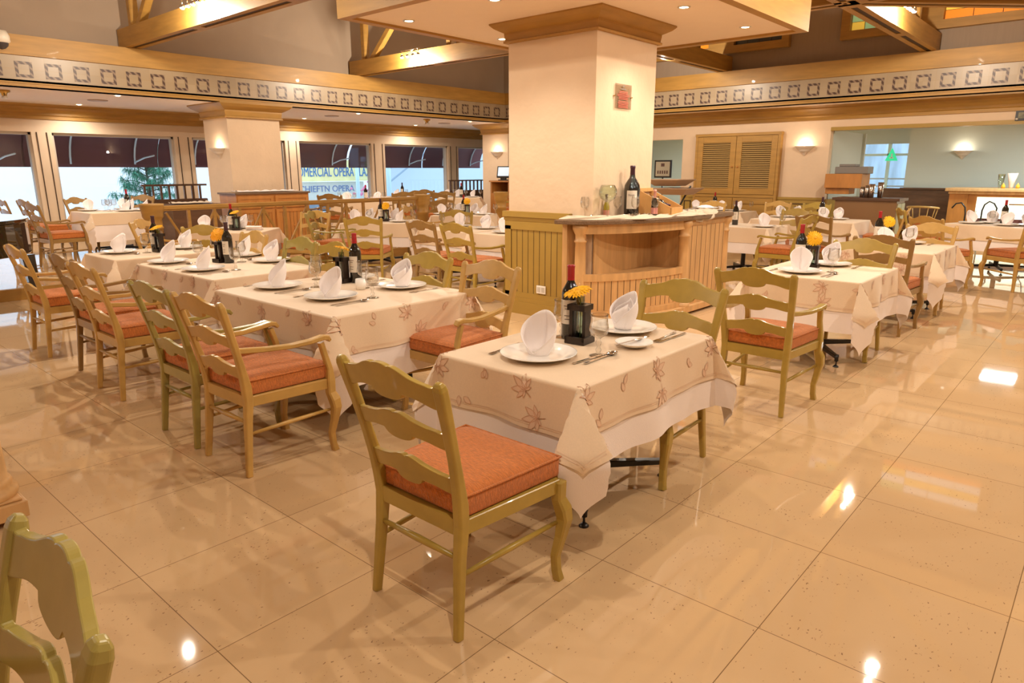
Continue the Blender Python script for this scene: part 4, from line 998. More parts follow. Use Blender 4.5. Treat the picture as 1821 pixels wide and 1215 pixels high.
blob_cloth('display_cloth', 'cream runner cloth rumpled along the cabinet top edge', interp(offs([(-4.36, 5.80)]+front[1:]+[(-3.63, 7.35)], -.05), 60), .11, 1.114, lambda u: .012, runner, 2)
blob_cloth('display_cloth', 'bunched end of cream cloth hanging over the cabinet edge beside the wooden crate', interp([(-3.80, 7.05), (-3.72, 7.3), (-3.70, 7.55), (-3.74, 7.8)], 36), .13, 1.130, lambda u: .11*math.sin(PI*min(1, u*1.2)), runner, 5)
ZT = 1.150
# bottles and glasses on the cabinet
t = thing('magnum_bottle', 'very large dark wine bottle standing on the cabinet', 'bottle', (-4.0, 6.48, ZT-.02))
q = B(); q.lathe([(0, 0), (.075, 0), (.080, .008), (.084, .20), (.086, .275), (.080, .32), (.055, .365), (.033, .395), (.026, .43), (.024, .49), (.028, .495), (.028, .52), (0, .52)], 32); q.build('bottle_body', bottlem, t)
q = B(); q.lathe([(.0265, .425), (.0247, .49), (.0287, .495), (.0287, .522), (0, .523)], 24); q.build('capsule', capdark, t)
q = B(); q.lathe([(.0875, .075), (.0875, .265)], 18, a0=R(-95), a1=R(-20)); lb = q.build('label', labelm, t)
def text_obj(s, size, m, loc, rot, parent=None, name='lettering', ex=.0006, align='CENTER'):
    cu = bpy.data.curves.new(name, 'FONT'); cu.body = s; cu.size = size; cu.extrude = ex; cu.align_x = align; cu.align_y = 'CENTER'
    o = bpy.data.objects.new('tmp', cu); C.objects.link(o); bpy.context.view_layer.update()
    me = bpy.data.meshes.new_from_object(o.evaluated_get(bpy.context.evaluated_depsgraph_get())); bpy.data.objects.remove(o)
    me.materials.clear(); me.materials.append(m); o2 = bpy.data.objects.new(name, me); C.objects.link(o2); o2.location = loc; o2.rotation_euler = rot
    if parent: o2.parent = parent
    return o2
a = R(-62); text_obj('TRAM', .026, printm, (.0885*math.cos(a), .0885*math.sin(a), .215), (R(90), 0, a+PI/2), lb, 'lettering')
def small_bottle(x, y, label, cap, tilt=None, body=bottlem, z=ZT-.03, s=1.0):
    t = thing('wine_bottle', label, 'bottle', (x, y, z))
    if tilt: t.rotation_euler = tilt
    q = B(); q.lathe([(0, 0), (.034*s, 0), (.036*s, .004), (.036*s, .13*s), (.030*s, .16*s), (.015*s, .20*s), (.014*s, .275*s), (0, .275*s)], 22); q.build('bottle_body', body, t)
    q = B(); q.lathe([(.019*s, .185*s), (.0155*s, .20*s), (.0155*s, .255*s), (.018*s, .262*s), (.018*s, .285*s), (0, .287*s)], 18); q.build('capsule', cap, t)
    q = B(); q.lathe([(.0365*s, .03*s), (.0365*s, .095*s)], 16); q.build('label', mat('pink_label', (.72, .30, .26), .5), t)
    return t
pinkcap = mat('pink_foil', (.72, .34, .27), .3, metal=.3)
small_bottle(-3.80, 6.62, 'dark bottle with pink foil neck and pink label in front of the crate', pinkcap)
t = thing('wine_crate', 'open pine crate tilted on the cabinet holding several wine bottles', 'crate', (-3.92, 6.93, ZT-.025), R(4))
pinew = mat('crate_pine', (.66, .36, .12), .5, vary=.12, vscale=4, stretch=(1, 6, 1))
q = B()
for y in (-.17, .155): q.strip([(-.30, .30), (.30, .09)], [(-.30, 0), (.30, 0)], y, y+.015)
q.box(-.30, -.17, 0, .30, .17, .012); q.box(.287, -.17, 0, .30, .17, .09); q.box(-.30, -.17, 0, -.287, .17, .30); q.box(-.30, -.17, .26, -.22, .17, .30)
cb = q.build('crate_box', pinew, t); cb.scale = (.72, .9, .95)
for k in range(4):
    bt = thing('wine_bottle', '%s wine bottle lying in the pine crate' % ['frontmost', 'second', 'third', 'rearmost'][k], 'bottle', (0, 0, 0), 0, 'bottles in the crate')
    Mx = Matrix.Translation((-3.92, 6.93, ZT-.025)) @ Matrix.Rotation(R(4), 4, 'Z') @ Matrix.Scale(.72, 4) @ Matrix.Translation((-.22, -.115+.077*k, .25)) @ Matrix.Rotation(R(108), 4, 'Y')
    bt.matrix_world = Mx
    q = B(); q.lathe([(0, 0), (.032, 0), (.034, .004), (.034, .20), (.030, .225), (.014, .26), (.013, .37), (0, .37)], 20); q.build('bottle_body', bottlem, bt)
    q = B(); q.lathe([(.0346, .05), (.0346, .16)], 20); q.build('label', mat('cream_label', (.85, .74, .58), .5), bt)
    q = B(); q.lathe([(.0145, .30), (.015, .372), (0, .373)], 14); q.build('capsule', capdark, bt)
t = thing('balloon_goblet', 'oversized pale green balloon glass on the cabinet', 'glass', (-4.00, 6.02, ZT-.03)); t.scale = (1.2, 1.2, 1.15)
q = B(); q.lathe([(0, 0), (.060, 0), (.060, .004), (.012, .016), (.008, .03), (.008, .135), (.02, .15), (.060, .175), (.078, .215), (.075, .255), (.058, .295), (.056, .295), (.072, .255), (.075, .215), (.057, .178), (0, .154)], 28); q.build('bowl_and_stem', gglass, t)
for (x, y, n) in ((-4.20, 5.90, 'small stemmed glass at the left end of the cabinet'), (-4.02, 6.24, 'stemmed glass behind the green balloon glass'), (-3.86, 6.33, 'stemmed glass in front of the magnum bottle'), (-3.78, 6.60, 'stemmed glass in front of the wooden crate')):
    proto('wglass', mk_wineglass, (x, y, ZT-.03), 0, n, None)
small_bottle(-4.08, 6.12, 'short bottle of yellow wine behind the green balloon glass', capdark, None, mat('yellow_wine', (.35, .26, .02), .1, coat=.5), s=.85)
rnd = random.Random(5)
for k in range(9):
    x, y = [(-4.13, 5.93), (-4.08, 5.98), (-3.93, 6.22), (-3.9, 6.28), (-3.86, 6.42), (-3.83, 6.47), (-3.86, 6.36), (-3.80, 6.50), (-3.88, 6.31)][k]
    q = B(); q.lathe([(.016, -.012), (.019, 0), (.016, .012), (.014, .012), (.017, 0), (.014, -.012), (.016, -.012)], 14)
    o = q.build('napkin_ring', chrome, None, (x, y, ZT-.005)); o.rotation_euler = (R(90), 0, rnd.uniform(0, 3)); tag(o, 'shiny metal ring on the cabinet cloth, %s' % ['leftmost by the small glass', 'right of the leftmost ring', 'left of the magnum bottle', 'before the magnum, left one', 'before the magnum, third from right', 'before the magnum, second from right', 'before the magnum, middle one', 'rightmost, nearest the pink bottle', 'behind the ring before the magnum'][k], 'ring', 'metal rings on the cabinet')
t = thing('serving_tureen', 'white oval dish at the right end of the cabinet top', 'dish', (-3.85, 7.93, 1.115))
q = B(); q.lathe([(0, 0), (.07, 0), (.11, .03), (.15, .05), (.152, .055), (.10, .04), (0, .015)], 24); q.build('dish', china, t)
q = B(); q.lathe([(0, .02), (.10, .045), (.10, .055), (.05, .075), (0, .08)], 20); q.build('folded_linen', napm, t)
# wall socket and plaque
t = thing('wall_socket', 'cream twin wall socket on the column panelling', 'socket', (-4.76, 5.895, .31))
q = B(); q.box(-.065, -.012, -.045, .065, 0, .045); q.build('plate', china, t, bevel=.004)
q = B()
for sx in (-.03, .03):
    q.box(sx-.022, -.014, -.028, sx+.022, -.012, .028); 
q.build('outlet', mat('outlet_grey', (.6, .56, .5), .4), t)
t = thing('notice_plaque', 'clear notice plaque with rows of red text on the column', 'plaque', (-4.12, 6.41, 2.345)); t.scale = (1, 1.2, .64)
q = B(); q.box(.012, -.13, -.19, .016, .13, .19); q.build('plate', glassmat('acrylic', (.93, .90, .87), .06, .05), t)
q = B(); rr_ = random.Random(2)
for k in range(11):
    z = .075-.023*k-(.012 if k > 5 else 0); hw = .095-rr_.uniform(0, .03); q.box(.0162, -hw, z-.006, .0168, hw, z+.006)
q.build('red_text_lines', mat('red_print', (.55, .10, .06), .6), t)
q = B(); q.box(.0162, -.012, .14, .0168, .012, .17); q.box(.0162, -.04, .105, .0168, .04, .125); q.build('printed_crest', mat('grey_print', (.22, .16, .12), .6), t)
q = B(); q.lathe([(.012, -.014), (.012, .004), (0, .004)], 10); 
for sy in (-.145, .125): q = B(); q.tube([(0, sy+.01, 0), (.022, sy+.01, 0)], .009, 8); q.build('fixing', brass, t)

# bottom-left oak column with plinth
t = thing('oak_station', 'round light oak post on a square plinth cropped at the left edge', 'cabinet', (-3.82, .57, 0))
q = B(); q.box(-.75, -.55, .035, .19, .13, .115); q.box(-.75, -.55, .115, .175, .115, .13); q.box(-.72, -.5, 0, .10, .06, .035, 1); q.build('plinth', [woodl, slotm], t, bevel=.006)
q = B(); q.lathe([(.15, .13), (.155, .145), (.15, .165), (.132, .175), (.136, .19), (.128, .21), (.12, .215), (.108, .70), (.10, .98), (.115, 1.0), (.13, 1.05), (.13, 1.09), (0, 1.09)], 32, .035, -.02); q.build('column_post', woodl, t)
q = B(); q.box(-.75, -.5, .13, -.15, .05, 1.09); q.build('body', woodl, t)
q = B(); q.box(-.78, -.58, 1.09, .14, .1, 1.13); q.build('stone_top', stone, t)

# ================================================================ RAILING
t = thing('railing', 'golden wooden railing with crossed braces along the raised floor', 'railing', (-10.62, 0, .15))
Y = [4.66, 5.06, 5.47, 5.88, 6.27, 6.69, 7.11, 7.50, 7.88, 8.30, 8.75]
ya, yb_ = 4.28, 9.2
q = B(); q.box(-.045, ya, .905, .045, yb_, .96); q.box(-.03, ya, .885, .03, yb_, .905); q.build('top_rail', wood, t, bevel=.006)
q = B(); q.box(-.03, ya, .06, .03, yb_, .12); q.build('bottom_rail', wood, t)
for y in Y: q = B(); q.box(-.022, y-.022, .10, .022, y+.022, .89); q.build('post', wood, t)
for i, y in enumerate(Y):
    if i % 2 == 1:
        for y2 in (Y[i-1], Y[i+1] if i+1 < len(Y) else y+.42):
            q = B(); q.sweep([(0, y, .86), (0, y2, .18)], (.035, .03), Vector((1, 0, 0))); q.build('brace', wood, t)
for y2 in ((Y[0]), ): q = B(); q.sweep([(0, ya+.05, .86), (0, y2, .25)], (.035, .03), Vector((1, 0, 0))); q.build('brace', wood, t)
t = thing('railing', 'short wooden railing beyond the far railing column', 'railing', (-10.62, 11.85, .15))
q = B(); q.box(-.045, 0, .905, .045, 3.0, .96); q.build('top_rail', wood, t)
for k in range(6):
    q = B(); q.box(-.022, .45*k+.3, 0, .022, .45*k+.344, .9); q.build('post', wood, t)
    q = B(); q.sweep([(0, .45*k+.1, .86), (0, .45*k+.5, .15)], (.03, .03), Vector((1, 0, 0))); q.build('brace', wood, t)
for y, n in ((4.14, 'at the left end of the railing'), (9.33, 'at the right end of the railing'), (11.67, 'under the till screen beyond the railing')):
    t = thing('railing_column', 'round wooden column with flared capital '+n, 'column', (-10.62, y, 0))
    q = B(); q.lathe([(.15, .15), (.15, .24), (.13, .27), (.122, .32), (.118, .78), (.13, .79), (.13, .81), (.118, .82), (.118, .92), (.135, .95), (.142, .97), (.142, 1.0), (.155, 1.07), (.165, 1.12), (.165, 1.145), (0, 1.145)], 28); q.build('shaft', wood, t)
    q = B(); q.box(-.17, -.17, 0, .17, .17, .16); q.build('base', wood, t)

# service cabinet by the pillar
def panel_cab(name, label, x0, y0, x1, y1, z0, z1, m, top, doors, cat='cabinet', axis='x'):
    t = thing(name, label, cat, ((x0+x1)/2, (y0+y1)/2, z0)); ox, oy = (x0+x1)/2, (y0+y1)/2; h = z1-z0
    X0, X1, Y0, Y1 = x0-ox, x1-ox, y0-oy, y1-oy
    q = B(); q.box(X0, Y0, 0, X1, Y1, h); q.build('body', m, t)
    q = B(); q.box(X0-.03, Y0-.03, h, X1+.03, Y1+.03, h+.035); q.build('top', top, t, bevel=.006)
    L_ = (Y1-Y0) if axis == 'x' else (X1-X0); n = doors
    for i in range(n):
        for (a, b_, nm, zz0, zz1) in ((i, i+1, 'drawer', h-.26, h-.03), (i, i+1, 'door', .06, h-.29)):
            u0 = a*L_/n+.02; u1 = b_*L_/n-.02; q = B()
            def bx(p0, p1, d0, d1, c0, c1, mi=0):
                if axis == 'x': q.box(X1+d0, Y0+p0, c0, X1+d1, Y0+p1, c1, mi)
                else: q.box(X0+p0, Y0-d1, c0, X0+p1, Y0-d0, c1, mi)
            bx(u0, u1, 0, .015, zz0, zz1)
            f_ = .06
            bx(u0, u1, .015, .025, zz1-f_, zz1); bx(u0, u1, .015, .025, zz0, zz0+f_); bx(u0, u0+f_, .015, .025, zz0+f_, zz1-f_); bx(u1-f_, u1, .015, .025, zz0+f_, zz1-f_)
            if nm == 'door':
                k = u0+f_+.07
                while k < u1-f_: bx(k, k+.006, .015, .0165, zz0+f_, zz1-f_, 1); k += .08
            dd = q.build(nm, [m, slotm], t); q = B()
            c = ((X1+.03, Y0+(u0+u1)/2, (zz0+zz1)/2) if axis == 'x' else (X0+(u0+u1)/2, Y0-.03, (zz0+zz1)/2)); q.lathe([(0, -.015), (.014, -.008), (.016, 0), (.014, .008), (0, .015)], 10, *c); q.build('knob', m, dd)
    return t
panel_cab('service_cabinet', 'orange wood service cabinet with drawers in front of the front pillar', -13.25, 6.45, -12.6, 8.0, .15, 1.17, cherry, stone, 2)
blob_cloth('serving_cloth', 'white cloth laid along the top of the service cabinet', interp([(-12.93, 6.6), (-12.9, 7.2), (-12.93, 7.85)], 30), .2, 1.208, lambda u: 0, napm, 3)
t = thing('side_counter', 'low wooden counter end left of the service cabinet', 'counter', (-13.0, 5.75, .15)); q = B(); q.box(-.3, -.45, 0, .3, .45, .83); q.build('body', darkwood, t); q = B(); q.box(-.34, -.49, .83, .34, .49, .87); q.build('top', darkwood, t)
blob_cloth('serving_cloth', 'crumpled beige cloth on the low counter left of the service cabinet', interp([(-13.0, 5.4), (-12.95, 5.75), (-13.0, 6.1)], 24), .2, 1.03, lambda u: 0, runner, 4)
# till station
t = thing('till_station', 'orange wood cabinet with open shelf below the till screen', 'cabinet', (-12.87, 14.72, .15))
q = B(); q.box(-.55, -.4, .0, .55, .4, .85); q.box(-.55, -.4, .85, -.5, .4, 1.15); q.box(.1, -.4, .85, .55, .4, 1.15); q.box(-.55, .3, .85, .1, .4, 1.15); q.box(-.58, -.43, 1.15, .58, .43, 1.19); q.build('body', cherry, t)
t = thing('till_screen', 'black touch screen till showing a pale screen on the station', 'screen', (-13.2, 14.6, 1.34), R(25)); t.scale = (.8, .8, .8)
q = B(); T = Matrix.Rotation(R(-18), 4, 'X'); q.box(-.24, -.03, .10, .24, .05, .50, 0, T); q.box(-.10, .0, 0, .10, .12, .14); q.box(-.16, -.08, 0, .16, .14, .03); q.build('housing', black, t, bevel=.01)
q = B(); q.box(-.20, -.034, .15, .20, -.030, .46, 0, T); q.build('display', mat('screen_glow', (.5, .6, .7), .3, emis=(.62, .78, .9), estr=.4), t)
t = thing('receipt_printer', 'black receipt printer right of the till screen', 'printer', (-12.72, 14.85, 1.34)); q = B(); q.box(-.22, -.15, 0, .22, .15, .17); q.box(-.2, -.17, .03, .2, -.15, .08); q.build('housing', black, t, bevel=.015)
# booths with slatted screens
for (y0, y1, n) in ((6.0, 7.4, 'left of the front pillar'), (15.0, 16.9, 'by the far window')):
    t = thing('booth_screen', 'dark wooden booth back with vertical slats '+n, 'booth', (-15.8, (y0+y1)/2, .15)); h = (y1-y0)/2
    q = B(); q.box(-.04, -h, 0, .04, h, .86); q.build('panel', darkwood, t, bevel=.02)
    q = B(); q.box(-.035, -h, 1.14, .035, h, 1.18); q.build('top_rail', darkwood, t)
    k = -h+.06
    while k < h: q = B(); q.box(-.018, k-.02, .86, .018, k+.02, 1.14); q.build('slat', darkwood, t); k += .17
    q = B(); q.box(.04, -h, .0, .5, h, .40); q.build('seat', darkwood, t, bevel=.03)
# piano
t = thing('grand_piano', 'black lacquered grand piano cropped at the left edge', 'piano', (-9.85, 1.60, 0))
body = []
for k in range(40):
    a = 2*PI*k/40; body.append((1.0*math.cos(a)*(1 if math.cos(a) > 0 else 1.3), .78*math.sin(a)))
T = RZ(R(-12)); q = B(); q.prism(body, .69, 1.05, 0, T); q.build('case', blackgloss, t, bevel=.01)
q = B(); q.prism([(x*1.02, y*1.02) for x, y in body], 1.05, 1.085, 0, T); q.build('lid', blackgloss, t, bevel=.006)
for (x, y) in ((.66, .62), (.75, -.35), (-.85, .1)):
    q = B(); q.sweep([(x-.05, y-.03, .69), (x-.02, y-.01, .30), (x, y, .08)], [(.15, .13), (.10, .09), (.055, .055)], Vector((1, 0, 0)), ch=.2); lg = q.build('leg', blackgloss, t)
    q = B(); q.lathe([(.012, .0), (.028, 0), (.028, .016), (.012, .016)], 14, T=Matrix.Translation((x, y-.008, .028)) @ Matrix.Rotation(PI/2, 4, 'X')); q.tube([(x, y, .04), (x, y, .085)], .014, 8); q.build('caster', brass, lg)

# ================================================================ RIGHT WALL FURNITURE
t = thing('louvred_cupboard', 'golden cupboard with two louvred doors built into the right wall', 'cupboard', (-6.86, 15.5, 0))
q = B(); q.box(-.97, .0, 0, .97, .096, 2.37); q.box(-1.0, -.03, 0, -.94, .098, 2.36); q.box(.94, -.03, 0, 1.0, .098, 2.36); q.box(-1.01, -.034, 2.36, 1.01, .098, 2.42); q.box(-.94, -.028, 1.0, .94, 0, 1.06); q.build('frame', wood, t)
for s in (-1, 1):
    for (z0, z1, nm) in ((1.07, 2.35, 'door'), (.08, .99, 'lower_door')):
        x0, x1 = (-.935, -.005) if s < 0 else (.005, .935); q = B()
        q.box(x0, -.035, z0, x0+.13, -.0, z1); q.box(x1-.13, -.035, z0, x1, -.0, z1); q.box(x0+.13, -.035, z1-.13, x1-.13, 0, z1); q.box(x0+.13, -.035, z0, x1-.13, 0, z0+.13)
        if nm == 'door':
            z = z0+.14
            lv = B(); lv.box(x0+.13, -.004, z0+.13, x1-.13, .0, z1-.13, 1)
            while z < z1-.14: lv.add([(x0+.13, -.030, z), (x1-.13, -.030, z), (x1-.13, -.006, z+.028), (x0+.13, -.006, z+.028), (x0+.13, -.024, z-.004), (x1-.13, -.024, z-.004), (x1-.13, .0, z+.024), (x0+.13, .0, z+.024)], [(0, 3, 2, 1), (4, 5, 6, 7), (0, 1, 5, 4), (2, 3, 7, 6)]); z += .045
        else: q.box(x0+.13, -.015, z0+.13, x1-.13, 0, z1-.13)
        d_ = q.build(nm, wood, t, bevel=.003)
        if nm == 'door': lv.build('louvre_panel', [mat('louvre_wood', (.40, .25, .085), .5), slotm], d_)
        if nm == 'door': q = B(); q.lathe([(0, -.022), (.018, -.01), (.02, 0), (.018, .01), (0, .022)], 12, s*.065, -.055, 1.68); q.build('knob', cherry, d_)
# service station at right pillar
t = thing('wall_shelf_box', 'orange wooden till shelf fixed to the right pillar', 'shelf', (-4.36, 15.3, 1.13))
q = B(); q.box(-.36, -.28, .12, .34, .28, .40); q.prism([(-.36, -.2), (.1, -.2), (.1, .2), (-.36, .2)], 0, .12); q.build('box', cherry, t, bevel=.006)
t = thing('till_printer', 'grey till machine on the orange shelf at the right pillar', 'printer', (-4.25, 15.3, 1.53)); q = B(); q.box(-.32, -.2, 0, .30, .2, .14); q.box(-.26, -.15, .14, .05, .15, .19); q.build('housing', mat('grey_plastic', (.20, .18, .16), .4), t, bevel=.012)
t = thing('sideboard', 'dark topped sideboard with pale side right of the pillar', 'cabinet', (-3.80, 14.9, 0)); q = B(); q.box(-.55, -.3, 0, .55, .3, 1.03); q.build('body', mat('deep_brown_wood', (.24, .12, .045), .4), t); q = B(); q.box(-.6, -.34, 1.03, .6, .34, 1.08); q.build('top', darkwood, t)
q = B()
for k in (0.02, .30): q.box(.55, -.28+k, .1, .565, -.02+k, .98)
q.build('door', mat('pale_green_paint', (.42, .38, .20), .4), t)
for k in range(4):
    t_ = (.05, .0, -.09, .13)[k]; q = B(); q.lathe([(0, 0), (.045, 0), (.055, .20+.03*k), (.05, .20+.03*k), (.042, .006), (0, .006)], 16); tag(q.build('steel_container', steel, None, (-3.95+.10*k, 14.85+t_, 1.081)), '%s steel canister on the dark sideboard' % ['leftmost', 'second', 'third', 'rightmost'][k], 'canister')
# bar
t = thing('bar_counter', 'wooden bar counter with back-lit pale front panels', 'bar', (-.08, 18.9, 0))
q = B(); q.box(-2.9, -.4, 0, 3, .5, 1.12); q.box(-2.98, -.46, 0, -2.62, .5, 1.12); q.build('body', cherry, t)
q = B(); q.box(-3.06, -.58, 1.14, 3.05, .55, 1.21); q.box(-3.0, -.5, 1.08, 3.0, .5, 1.14); q.build('counter_top', woodl, t, bevel=.01)
q = B(); q.box(-2.45, -.42, .25, 2.9, -.40, 1.02); pp = q.build('lit_panel', barpanel, t); 
q = B(); q.box(-1.85, -.43, .86, -.45, -.42, .885); q.build('gold_bar', brass, t)
q = B(); q.box(-2.5, -.46, .46, 2.9, -.42, .56); q.build('stone_band', marble, t)
for x, n in ((-1.45, 'left'), (-1.12, 'right')):
    q = B(); q.tube([(x-.1, -.50, 1.06), (x-.06, -.50, .80), (x, -.50, .70), (x, -.50, .62)], .012, 6); q.tube([(x+.1, -.50, 1.06), (x+.06, -.50, .80), (x, -.50, .70)], .012, 6); q.tube([(x-.06, -.5, .82), (x+.06, -.5, .82)], .01, 6); q.build('iron_bracket', black, t)
for k, (x, y, h, r_) in enumerate([(-2.15, 18.55, .30, .07), (-1.95, 18.5, .32, .10), (-1.58, 18.5, .26, .07)]):
    q = B(); q.lathe([(0, 0), (.035, 0), (.04, .03), (.05, h*.3), (r_, h), (r_-.004, h), (.045, h*.3), (0, .03)], 18); tag(q.build('flared_vase', mat('rosy_glass', (.85, .55, .42), .25) if k else gglass, None, (x, y, 1.212)), ['clear glass vase with amber drink on the bar', 'large flared pink glass on the bar', 'smaller flared pink glass on the bar'][k], 'glass')
for k, (x, y) in enumerate([(-2.0, 18.42), (-1.75, 18.5)]):
    q = B(); q.lathe([(0, 0), (.035, 0), (.04, .05), (0, .12)], 14); tag(q.build('fruit_cup', mat('amber_drink', (.9, .42, .03), .3), None, (x-.08, y, 1.212)), '%s small amber cup on the bar top' % ['left', 'right'][k], 'cup')
# bar stools with bent backs and swan-neck bar chairs
for k, (x, y, rz, n) in enumerate([(-4.05, 16.9, 150, 'bent-wood tub chair by the dark panelling, left one'), (-3.35, 17.4, 180, 'bent-wood tub chair by the dark panelling, right one')]):
    t = thing('tub_chair', n, 'chair', (x, y, 0), R(rz))
    q = B(); q.lathe([(0, .44), (.23, .44), (.24, .47), (.2, .50), (0, .51)], 20); q.build('seat', cushion, t)
    q = B(); q.tube([(.30*math.cos(a), .30*math.sin(a), .80+.03*math.sin(a)) for a in [R(-10+200*i/14) for i in range(15)]], .022, 8); q.build('back_hoop', tan, t)
    for i in range(7): a = R(-5+190*i/6); q = B(); q.tube([(.22*math.cos(a), .22*math.sin(a), .47), (.29*math.cos(a), .29*math.sin(a), .81)], .010, 6); q.build('spindle', tan, t)
    for i in range(4): a = R(45+90*i); q = B(); q.tube([(.19*math.cos(a), .19*math.sin(a), .45), (.24*math.cos(a), .24*math.sin(a), 0)], [.02, .015], 8); q.build('leg', tan, t)
for k, (x, n) in enumerate([(-2.75, 'left'), (-2.35, 'right')]):
    t = thing('bar_hook', '%s black curved iron hook arm in front of the lit bar' % n, 'iron stand', (x, 18.1, 0))
    q = B(); q.tube([(0, 0, .0), (0, 0, .75), (.03, 0, .87), (.11, 0, .94), (.2, 0, .90), (.26, 0, .80), (.25, 0, .70)] if k else [(.1, 0, 0), (.1, 0, .66), (.08, 0, .80), (0, 0, .90), (-.1, 0, .88), (-.17, 0, .78)], .016, 8); q.lathe([(0, 0), (.14, 0), (.14, .015), (0, .02)], 16, .1 if not k else 0, 0, 0); q.build('arm', black, t)
# folded tray stands behind the cabinet
t = thing('serving_trays', 'two square serving trays on crossed black legs behind the crate', 'tray stand', (-7.35, 13.6, 0))
def tray(z, w, dx):
    q = B(); q.prism([(-w, -w), (w, -w), (w, w), (-w, w)], z, z+.02); 
    o = w+.16; vs = [(-w+dx, -w, z), (w+dx, -w, z), (w+dx, w, z), (-w+dx, w, z), (-o+dx, -o, z+.13), (o+dx, -o, z+.13), (o+dx, o, z+.13), (-o+dx, o, z+.13)]
    q = B(); q.add(vs, [(3, 2, 1, 0), (0, 1, 5, 4), (1, 2, 6, 5), (2, 3, 7, 6), (3, 0, 4, 7)]); o_ = q.build('tray', mat('tray_wood', (.45, .30, .19), .5), t); md = o_.modifiers.new('s', 'SOLIDIFY'); md.thickness = .012
tray(1.28, .24, -.1); tray(1.10, .24, .10)
for s in (-1, 1): q = B(); q.tube([(-.38*s, .1*s, 0), (.33*s, .1*s, 1.28 if s > 0 else 1.10)], .02, 8); q.build('cross_leg', black, t)
# sign stand and corridor
t = thing('sign_stand', 'black framed notice on a pole in the corridor opening', 'sign', (-9.1, 16.2, 0))
q = B(); q.tube([(0, 0, 0), (0, 0, 1.45)], .018, 8); q.lathe([(0, 0), (.16, 0), (.15, .02), (0, .03)], 18); q.build('pole', black, t)
q = B(); q.box(-.24, -.02, 1.42, .24, .02, 1.86); q.build('frame', black, t); q = B(); q.box(-.20, -.024, 1.46, .20, -.02, 1.82); s_ = q.build('sheet', mat('sign_paper', (.42, .37, .28), .6), t)
q = B(); q.box(-.05, -.026, 1.70, .05, -.024, 1.78); q.build('printed_crest', printm, s_)
q = B()
for k in range(5): q.box(-.15+.065*k, -.026, 1.52, -.11+.065*k, -.024, 1.60)
q.build('printed_lettering', printm, s_)
# framed dark sign on the wall, upper right
t = thing('framed_sign', 'dark framed picture cropped at the right edge above the bar opening', 'picture', (-1.56, 15.58, 2.53)); q = B(); q.box(-.19, -.02, -.08, .3, .02, .09); q.build('frame', black, t); q = B(); q.box(-.15, -.024, -.04, .28, -.02, .06); q.build('picture', mat('dark_picture', (.14, .12, .05), .3, vary=.6, vscale=18), t)
q = B(); q.lathe([(0, -.02), (.025, -.01), (.02, .015), (0, .02)], 10, -.16, -.03, -.05); q.build('lamp', ringm, t)
# glazed doors beyond
for (x0, x1, n, i) in ((-9.6, -8.25, 1, 0), (-5.85, -4.4, 2, 1)):
    f = B(); z1 = 2.3
    for (a, b_) in ((x0, x0+.07), (x1-.07, x1), ((x0+x1)/2-.04, (x0+x1)/2+.04)): f.box(a, 21.45, .4, b_, 21.52, z1)
    f.box(x0, 21.45, 1.98, x1, 21.52, 2.04); f.box(x0, 21.45, .4, x1, 21.52, .5)
    fo = struct(f.build('door_%d' % n, mat('pale_door_frame', (.62, .80, .76), .4)), 'pale glazed door beyond the opening')
    g = B(); g.box(x0+.07, 21.48, .5, x1-.07, 21.485, 1.98); g.build('glass_panel', pane, fo)
    for k in range(4):
        g = B(); g.box(x0+.15, 21.470, .75+.2*k, x1-.15, 21.476, .79+.2*k); g.build('frosted_stripe', mat('stripe_teal', (.05, .50, .42), .5) if n == 1 else mat('stripe_white', (.45, .55, .65), .5), fo)
b = B(); b.box(-13, 26, 0, 7.9, 26.2, 4); tag(b.build('building', mat('far_blue_facade', (.45, .62, .80), .7, vary=.25, vscale=1.2, stretch=(3, 1, .6))), 'blue-white facade seen through the glazed doors', 'building')
t = thing('running_figure_sign', 'green triangular sign seen through the glass door by the bar', 'sign', (-5.05, 21.425, 1.85)); q = B(); q.add([(-.16, 0, 0), (.16, 0, 0), (0, 0, .34), (-.16, .02, 0), (.16, .02, 0), (0, .02, .34)], [(0, 1, 2), (3, 5, 4), (0, 3, 4, 1), (1, 4, 5, 2), (2, 5, 3, 0)]); q.build('panel', mat('green_sign', (.02, .6, .25), .4, emis=(.05, .9, .4), estr=.4), t)
q = B(); q.box(-.05, -.004, .06, .05, -.001, .09); q.box(-.01, -.004, .08, .02, -.001, .19); q.lathe([(0, 0), (.02, 0)], 8, 0, -.004, .21); q.build('white_figure', china, t)

# ================================================================ OUTSIDE THE WINDOWS
b = B(); b.box(-60, -40, -.6, -16.9, 60, -.3); struct(b.build('floor_street', mat('street', (.55, .58, .60), .9)), 'street outside')
b = B(); b.box(-30.4, -20, -.5, -30, 17.6, 9); tag(b.build('building', outwall), 'white building wall across the street behind the pine', 'building')
b = B(); b.box(-36.4, 17.6, -.5, -36, 34, 7); tag(b.build('building', outwall), 'pale building behind the yellow shop sign', 'building')
b = B(); b.box(-24.4, 19.1, -.5, -24, 40, 6); tag(b.build('building', outblue), 'pale blue-grey wall beside the outdoor stairs', 'building')
t = thing('stair_rail', 'diagonal blue-grey stair rails outside the third window', 'stairs', (-23.6, 18.5, 0))
q = B()
for dz in (0, .55): q.sweep([(0, .2, 1.0+dz), (0, 3.4, 2.9+dz)], (.05, .07), Vector((1, 0, 0)))
q.build('rail', mat('rail_blue', (.25, .35, .45), .5), t)
